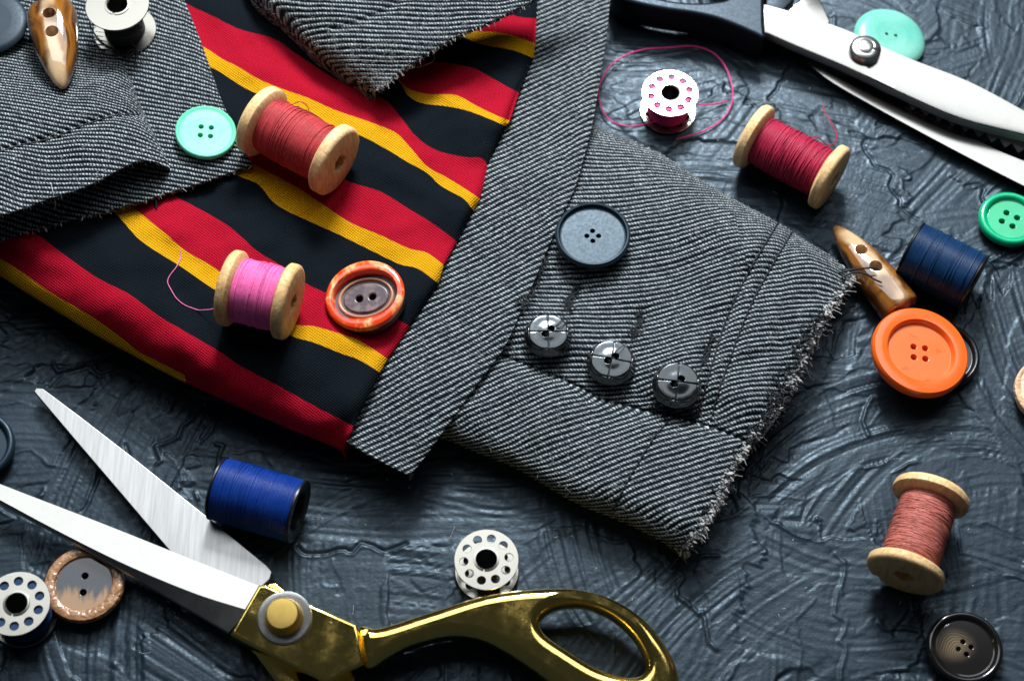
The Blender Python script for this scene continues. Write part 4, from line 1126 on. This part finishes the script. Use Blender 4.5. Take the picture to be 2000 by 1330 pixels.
# ------------------------------------------------------------------ serrated shears at upper right
pink = thing('pinking_shears', 'serrated steel shears with black plastic handles at the top right', 'scissors', at(1700, 130, 0))
upp = [(1492, 10), (1531, 20), (1618, 47), (1668, 66), (1769, 112), (1892, 160), (2000, 217), (2120, 285)]
lop = [(1492, 66), (1553, 93), (1657, 137), (1769, 190), (1877, 236), (2000, 268), (2120, 300)]
ribbed_blade('blade', [[(x, y + 4) for x, y in upp], upp, [(x - 1, y - 7) for x, y in lop], [(x, y - 2) for x, y in lop], [(x, y + 3) for x, y in lop], [(x + 1, y + 10) for x, y in lop]],
             [6.0, 12.0, 12.0, 11.6, 10.4, 7.6], M['blade'], pink, 70, 32, M['satin'], 3)
# teeth under the upper blade
g = catmull(np.array([(1770, 205), (1815, 225), (1892, 256), (1959, 282), (2080, 330)], float), 13)
Vt, Ft = [], []
for i in range(12):
    a_, b_ = g[i], g[i + 1]; m_ = (a_ + b_) / 2
    p = [at(a_[0], a_[1] - 24, 8.4), at(b_[0], b_[1] - 24, 8.4), at(b_[0], b_[1] - 9, 6.6), at(m_[0] - 1, m_[1] + 5, 5.4), at(a_[0], a_[1] - 9, 6.6)]
    q = [x + np.array([0, 1.5, -.4]) for x in p]
    n0 = len(Vt); Vt += p + q
    Ft += [[n0, n0 + 4, n0 + 3, n0 + 2, n0 + 1], [n0 + 5, n0 + 6, n0 + 7, n0 + 8, n0 + 9], [n0 + 2, n0 + 3, n0 + 8, n0 + 7], [n0 + 3, n0 + 4, n0 + 9, n0 + 8]]
mk('teeth', np.array(Vt), Ft, M['dullsteel'], pink, smooth=False)
up2 = [(1560, 95), (1620, 142), (1700, 176), (1780, 214), (1860, 250), (1940, 290), (2000, 315), (2120, 360)]
lo2 = [(1560, 112), (1620, 160), (1700, 207), (1800, 262), (1900, 315), (2000, 366), (2120, 425)]
ribbed_blade('blade', [[(x, y + 3) for x, y in up2], up2, [(x, y - 3) for x, y in lo2], [(x, y + 2) for x, y in lo2]], [1.2, 4.2, 3.6, 1.0], M['blade'], pink, 60, 30)
V, F = plate_px([[(1530, 22), (1560, 4), (1578, -14), (1596, -14), (1606, 8), (1622, 44), (1590, 70)]], (1580, 20), 5.4, (0, 0, 1), 3.0, .5, 3, (False,))
mk('tang', V, F, M['blade'], pink, sharp=30)
o = at(1688, 103, 12.0); k = mmpp(103, 13); fr = frame(o, (0, 0, 1))
V, F = lathe([(30 * k, -.2), (31 * k, .3), (31 * k, 2.2), (29.5 * k, 3.0), (26 * k, 3.6), (18 * k, 3.9), (17 * k, 3.7), (16 * k, 3.8), (14.5 * k, 4.3), (10 * k, 4.7), (.02, 4.85)], 72)
ang = np.arctan2(V[:, 1], V[:, 0]); g_ = (np.abs(ang + .35) < .12) & (np.hypot(V[:, 0], V[:, 1]) > 17.5 * k) & (V[:, 2] > .5); V[g_, 2] -= 1.4
mk('pivot_screw', xf(V, fr), F, M['steel'], pink, sharp=32)
hn = (0, -.02, 1)
V, F = plate_px([[(1498, -60), (1494, -20), (1494, 40), (1494, 74), (1470, 66), (1445, 55), (1400, 38), (1350, 27), (1300, 20), (1250, 10), (1215, -2), (1190, -25), (1180, -70), (1200, -130), (1300, -160), (1420, -140)],
                 [(1425, -8), (1395, 2), (1350, 4), (1300, -2), (1262, -14), (1245, -40), (1250, -80), (1300, -110), (1380, -95), (1420, -50)]], (1440, 40), 15.0, hn, 13.5, 1.6, 4, (True, True))
mk('handle', V, F, M['handle'], pink, sharp=45, caps=unit(hn))
V, F = plate_px([[(1494, -40), (1540, -20), (1552, 0), (1530, 22), (1494, 12)]], (1520, 0), 8.0, (0, 0, 1), 6, 1.0, 3, (False,))
mk('handle', V, F, M['handle'], pink, sharp=45)

# ------------------------------------------------------------------ buttons sewn on the sleeve
def leather_button(cx, cy, Rpx, rot, nrm, tails):
    z0 = zslv(cx, cy + 12) + .2; H = 5.2
    o = at(cx, cy, z0 + H); k = mmpp(cy, z0 + H); R = Rpx * k; n = unit(nrm); base = o - n * H
    fr = frame(base, n, (1, 0, 0))
    nr, na = 80, 160
    r = np.linspace(0.0, 1, nr) ** .9; a = np.linspace(0, 2 * math.pi, na, endpoint=False)
    rr, aa = np.meshgrid(r, a, indexing='ij')
    x = rr * np.cos(aa); y = rr * np.sin(aa)
    ca, sa = math.cos(rot), math.sin(rot); xr = x * ca + y * sa; yr = -x * sa + y * ca
    pil = 1 - np.exp(-(np.minimum(np.abs(xr), np.abs(yr)) / .02) ** 2)
    z = H * (.92 - .13 * rr ** 2 + .05 * pil - .035 * np.exp(-((rr - .5) / .2) ** 2) * pil)
    z = z - H * .52 * sstep(.80, 1.02, rr) ** 1.2
    grv = .07 * H * (np.exp(-(yr / .012) ** 2) + np.exp(-(xr / .012) ** 2)) * sstep(.98, .85, rr)
    q = .86 - .045 * np.cos(4 * (aa - rot))
    z = z - grv - .07 * H * np.exp(-((rr - q) / .018) ** 2)
    hx, hy = math.cos(rot + .75), math.sin(rot + .75)
    for s in (1, -1):
        dd = np.hypot(x - s * .19 * hx, y - s * .19 * hy); z = z - .55 * H * sstep(.15, .11, dd)
    V = np.stack([x * R, y * R, z], -1)
    side = [np.stack([R * m_ * np.cos(a), R * m_ * np.sin(a), np.full(na, z_)], -1)[None] for m_, z_ in ((1.015, .25 * H), (.99, .12 * H), (.8, .0))]
    V = np.concatenate([V] + side).reshape(-1, 3)
    b_ = mk('sleeve_button', xf(V, fr), gridf(nr + 3, na, True, False), M['leather'], sleeve)
    p = [np.array([s * .19 * R * hx, s * .19 * R * hy, zz]) for s, zz in ((1, H * .35), (.8, H * .68), (0, H * .78), (-.8, H * .68), (-1, H * .35))]
    parts = [tube(catmull(np.array(p) + [j * .35 * -hy, j * .35 * hx, .05 * j], 14), .32, 6) for j in (-1, 0, 1)]
    V, F = join(parts); mk('stitch', xf(V, fr), F, M['blackthread'], b_)
    for tl_ in tails:
        V, F = tube(catmull(np.array([at(*p) for p in tl_]), step=.7), .16, 5); mk('loose_thread', V, F, M['blackthread'], b_)
m = N('black_leather'); m.set(base=m.mix(m.mr(m.noise(200, 4, m.obj()), .4, .7), (.005, .006, .007), (.016, .014, .012)), rough=m.mr(m.noise(500, 3, m.obj()), .3, .7, .12, .2), spec=.62, coat=.3)
m.b.inputs['IOR'].default_value = 1.55
tint(m.m, (.8, .92, 1))
m.bump(m.noise(260, 3, m.obj()), .12, .0003)
M['leather'] = m.m
zz = 22
leather_button(1071, 646, 46, .02, (.03, .0, 1), [[(1083, 640, zz), (1094, 628, zz + .6), (1107, 612, zz), (1111, 596, zz - 3), (1112, 575, zz - 6)], [(1085, 642, zz), (1100, 636, zz + .5), (1112, 618, zz - 1)]])
leather_button(1195, 699, 48, -.2, (.02, -.01, 1), [[(1201, 688, zz), (1210, 680, zz + .6), (1228, 668, zz - 3), (1242, 655, zz - 7)]])
leather_button(1324, 744, 48, -.12, (.02, -.07, 1), [])

# stitched mock buttonholes, seams and stray ends
def strand(P, r=.3, sides=5): return tube(catmull(P, step=.5), r, sides)
def squiggles(name, pts, zf, n, spread, ln, mat, parent, r=(.16, .30), lift=(.2, 1.2), seed=1, flat=.5, kind=True, bias=(0, 0)):
    rr = np.random.default_rng(seed); g = catmull(np.array(pts, float), 200); parts = []
    for i in range(n):
        c = g[rr.integers(0, 200)] + rr.normal(0, spread, 2); a = rr.uniform(0, 6.28); L = rr.uniform(*ln)
        k = 6; t = np.linspace(-.5, .5, k)
        px = c[0] + t * L * math.cos(a) + rr.normal(0, L * .10, k) + bias[0] * (t + .5); py = c[1] + t * L * math.sin(a) * flat + rr.normal(0, L * .10, k) + bias[1] * (t + .5)
        z = zf(px, py) + rr.uniform(*lift) + np.abs(rr.normal(0, .3, k))
        parts.append(strand(at(px, py, z), rr.uniform(*r)))
    V, F = join(parts); o = mk(name, V, F, mat, parent)
    if kind: o['kind'] = 'stuff'
    return o
vz = lambda px, py: sleeve_height(np.stack([px, py], -1)[None])[0]
for i, (p0, p1) in enumerate((((1130, 560), (1100, 608)), ((1252, 608), (1236, 662)), ((1392, 650), (1372, 712)))):
    squiggles('buttonhole_stitching', [p0, ((p0[0] + p1[0]) / 2 + 3, (p0[1] + p1[1]) / 2), p1], vz, 34, 3.2, (6, 22), M['blackthread'], sleeve, seed=40 + i, flat=1.0, lift=(.0, .5), r=(.13, .26))
squiggles('buttonhole_stitching', [(1290, 800), (1330, 806), (1362, 812)], vz, 34, 7, (8, 26), M['blackthread'], sleeve, seed=45, flat=1.0, lift=(.1, .8))
squiggles('buttonhole_stitching', [(1066, 505), (1045, 545), (1020, 600)], lambda a, b_: vz(a, b_) + 1.5, 40, 6, (8, 26), M['blackthread'], sleeve, seed=46, flat=1.0, lift=(.1, .8))
def seam(line, zf, parent, step=13.0, ln=8.0, mat='blackthread', name='seam_stitch'):
    g = catmull(np.array(line, float), step=step); parts = []
    for p, q in zip(g[:-1], g[1:]):
        d = (q - p) / np.linalg.norm(q - p); t = np.linspace(0, ln, 5)
        P = p + d * t[:, None]; z = zf(P[:, 0], P[:, 1]) + .32 + .25 * np.sin(np.linspace(0, math.pi, 5)); parts.append(tube(at(P[:, 0], P[:, 1], z), .32, 6))
    V, F = join(parts); o = mk(name, V, F, M[mat], parent); o['kind'] = 'stuff'
seam(SEAM_A, vz, sleeve, 9.5, 8.5); seam(SEAM_B, vz, sleeve, 9.5, 8.5); seam(SEAM_C, vz, sleeve, 11, 8)
fz = lambda px, py: fold_height(np.stack([px, py], -1)[None])[0]
seam(SEAM_D[1:], fz, tube_, 10, 8.5)

# frayed raw cuff: tufts of grey yarn ends and black threads
def frays(name, line, zf, n, mat, parent, ln=(1.5, 4.0), r=(.28, .5), seed=1, out=(1, .4), depth=(-3.0, .5), inset=6, kn=1.0):
    rr = np.random.default_rng(seed); g = catmull(np.array(line, float), 400); nrm = np.gradient(g, axis=0)
    nrm = np.stack([-nrm[:, 1], nrm[:, 0]], 1); nrm /= np.linalg.norm(nrm, axis=1)[:, None]
    if (nrm @ np.array(out)).mean() < 0: nrm = -nrm
    parts = []
    for i in range(n):
        k = rr.integers(0, 400); c = g[k] - nrm[k] * rr.uniform(-2, inset)
        p = at(c[0], c[1], float(zf(c[0], c[1])) + rr.uniform(*depth))
        d = np.array([nrm[k][0], -nrm[k][1], 0]) + rr.normal(0, .55, 3); d = unit(d); L = rr.uniform(*ln); m_ = 5
        t = np.linspace(0, 1, m_)[:, None]; P = p + d * t * L + np.cumsum(rr.normal(0, .16 * L / 3, (m_, 3)), 0) + np.array([0, 0, -.5]) * t * t * L * .6
        P[:, 2] = np.maximum(P[:, 2], .4)
        R = rr.uniform(*r); parts.append(tube(P, R * (1 + .3 * rr.normal(0, 1, m_) * kn * .5).clip(.4, 1.6) * np.linspace(1.1, .6, m_), 5))
    V, F = join(parts); o = mk(name, V, F, mat, parent); o['kind'] = 'stuff'; return o
ez = lambda px, py: float(sleeve_height(np.array([[[px, py]]]))[0, 0])
frays('frayed_yarn_edge', sleeve_raw, ez, 1700, M['greyyarn'], sleeve, (.7, 1.9), (.30, .58), 3, inset=15, depth=(-4.2, .25))
frays('black_thread_ends', sleeve_raw, ez, 120, M['blackthread'], sleeve, (2.0, 4.2), (.2, .34), 4, inset=26, depth=(-.6, .7))
frays('black_thread_ends', [(1545, 760), (1520, 800), (1480, 850)], ez, 90, M['blackthread'], sleeve, (2.0, 4.0), (.2, .36), 5, inset=26, depth=(-1.5, .8))
frays('long_yarn_ends', sleeve_raw, ez, 110, M['greyyarn'], sleeve, (1.8, 4.0), (.10, .2), 13, inset=8, depth=(-3, .2))
squiggles('black_thread_ends', [(1600, 610), (1560, 700), (1535, 760), (1470, 850)], vz, 60, 12, (14, 40), M['blackthread'], sleeve, seed=49, flat=1.0, lift=(.2, .9))
for p in ([(1590, 565, 11), (1620, 540, 11), (1660, 528, 12.5), (1690, 524, 14.6), (1712, 523, 14.6)], [(1585, 590, 11), (1625, 555, 11.5), (1665, 533, 12.5), (1692, 535, 14.4), (1706, 545, 14.2), (1722, 552, 13.6)],
     [(1590, 590, 10), (1630, 572, 10.5), (1655, 573, 8), (1670, 572, 4), (1669, 582, 1)], [(1340, 1080, 6), (1320, 1095, 3), (1312, 1110, 1), (1330, 1100, 1)]):
    V, F = strand(at(*np.array(p, float).T), .34, 6); mk('loose_thread', V, F, M['blackthread'], sleeve)
fz_ = lambda px, py: 40.5
def flapz(px, py):
    i = np.argmin((Gflap[..., 0] - px) ** 2 + (Gflap[..., 1] - py) ** 2); return zA.ravel()[i]
Gflap = G
frays('frayed_yarn_edge', flap_r[1:], flapz, 260, M['blackthread'], flap, (.5, 1.2), (.16, .3), 6, inset=3, depth=(-1.2, .1), out=(.6, 1))
frays('pale_fibres', flap_r[1:], flapz, 90, M['greyyarn'], flap, (.8, 2.0), (.10, .22), 7, inset=3, depth=(-1.0, .2), out=(.6, 1))
V, F = strand(at(*np.array([(772, 140, 33), (800, 135, 31), (830, 128, 30), (848, 118, 30), (846, 105, 31), (838, 100, 33)], float).T), .1, 5)
mk('loose_thread', V, F, M['whitehair'], flap)
pz = lambda px, py: 25.8 + float(lift(px))
frays('frayed_yarn_edge', pan_b[1:], pz, 170, M['blackthread'], panel, (.5, 1.1), (.16, .3), 8, inset=3, depth=(-2.0, .1), out=(.2, 1))
frays('pale_fibres', pan_b[1:], pz, 70, M['greyyarn'], panel, (.7, 1.6), (.12, .24), 9, inset=3, depth=(-2.0, .1), out=(.2, 1))
fe = lambda px, py: float(fold_height(np.array([[[px, py]]]))[0, 0])
frays('frayed_yarn_edge', fold_b[1:], fe, 110, M['blackthread'], tube_, (.7, 1.6), (.16, .28), 10, inset=3, depth=(-1.3, .1), out=(.2, 1))
V, F = strand(at(*np.array([(100, 360, 45), (104, 378, 45), (108, 395, 43), (107, 410, 40)], float).T), .11, 5); mk('loose_thread', V, F, M['whitehair'], tube_)
V, F = strand(at(*np.array([(303, 378, 31), (305, 395, 29.6), (306, 408, 28.6)], float).T), .28, 5); mk('loose_thread', V, F, M['blackthread'], panel)

# fine fuzz standing off the twill
def fuzz(parent, G, z, n, seed):
    rr = np.random.default_rng(seed); nv, nu = z.shape; parts = []
    for i in range(n):
        a_, b_ = rr.integers(2, nv - 2), rr.integers(2, nu - 2); p = at(G[a_, b_, 0], G[a_, b_, 1], z[a_, b_] + .2)
        d = rr.normal(0, 1, 3); d[2] = abs(d[2]) * .5 + .1; d = unit(d); L = rr.uniform(.8, 2.6); t = np.linspace(0, 1, 4)[:, None]
        parts.append(tube(p + d * t * L + rr.normal(0, .25, (4, 3)) * t, .035, 3))
    V, F = join(parts); o = mk('fuzz', V, F, M['whitehair'], parent); o['kind'] = 'stuff'
fuzz(flap, G, zA, 700, 61)
fuzz(sleeve, GS, zS, 1300, 62); fuzz(front, GF, zF, 600, 63); fuzz(tube_, GT, zT, 500, 64)

# lint and thread clippings scattered on the board
rr = np.random.default_rng(99); parts = []
for i in range(130):
    p = np.array([rr.uniform(-190, 190), rr.uniform(-120, 150), .35]); a = rr.uniform(0, 6.28); L = rr.uniform(.3, 1.0) if i % 4 else rr.uniform(1.5, 4.5)
    t = np.linspace(0, 1, 5)[:, None]; d = np.array([math.cos(a), math.sin(a), 0])
    parts.append(tube(p + d * t * L + np.cumsum(rr.normal(0, .12 * L, (5, 3)) * [1, 1, .25], 0) * t, .10 if i % 4 else .05, 4))
V, F = join(parts)
tag(mk('lint', V, F, M['whitehair'], origin=(0, 0, 0)), 'pale specks of lint and fibres scattered over the dark board', 'lint', kind='stuff')
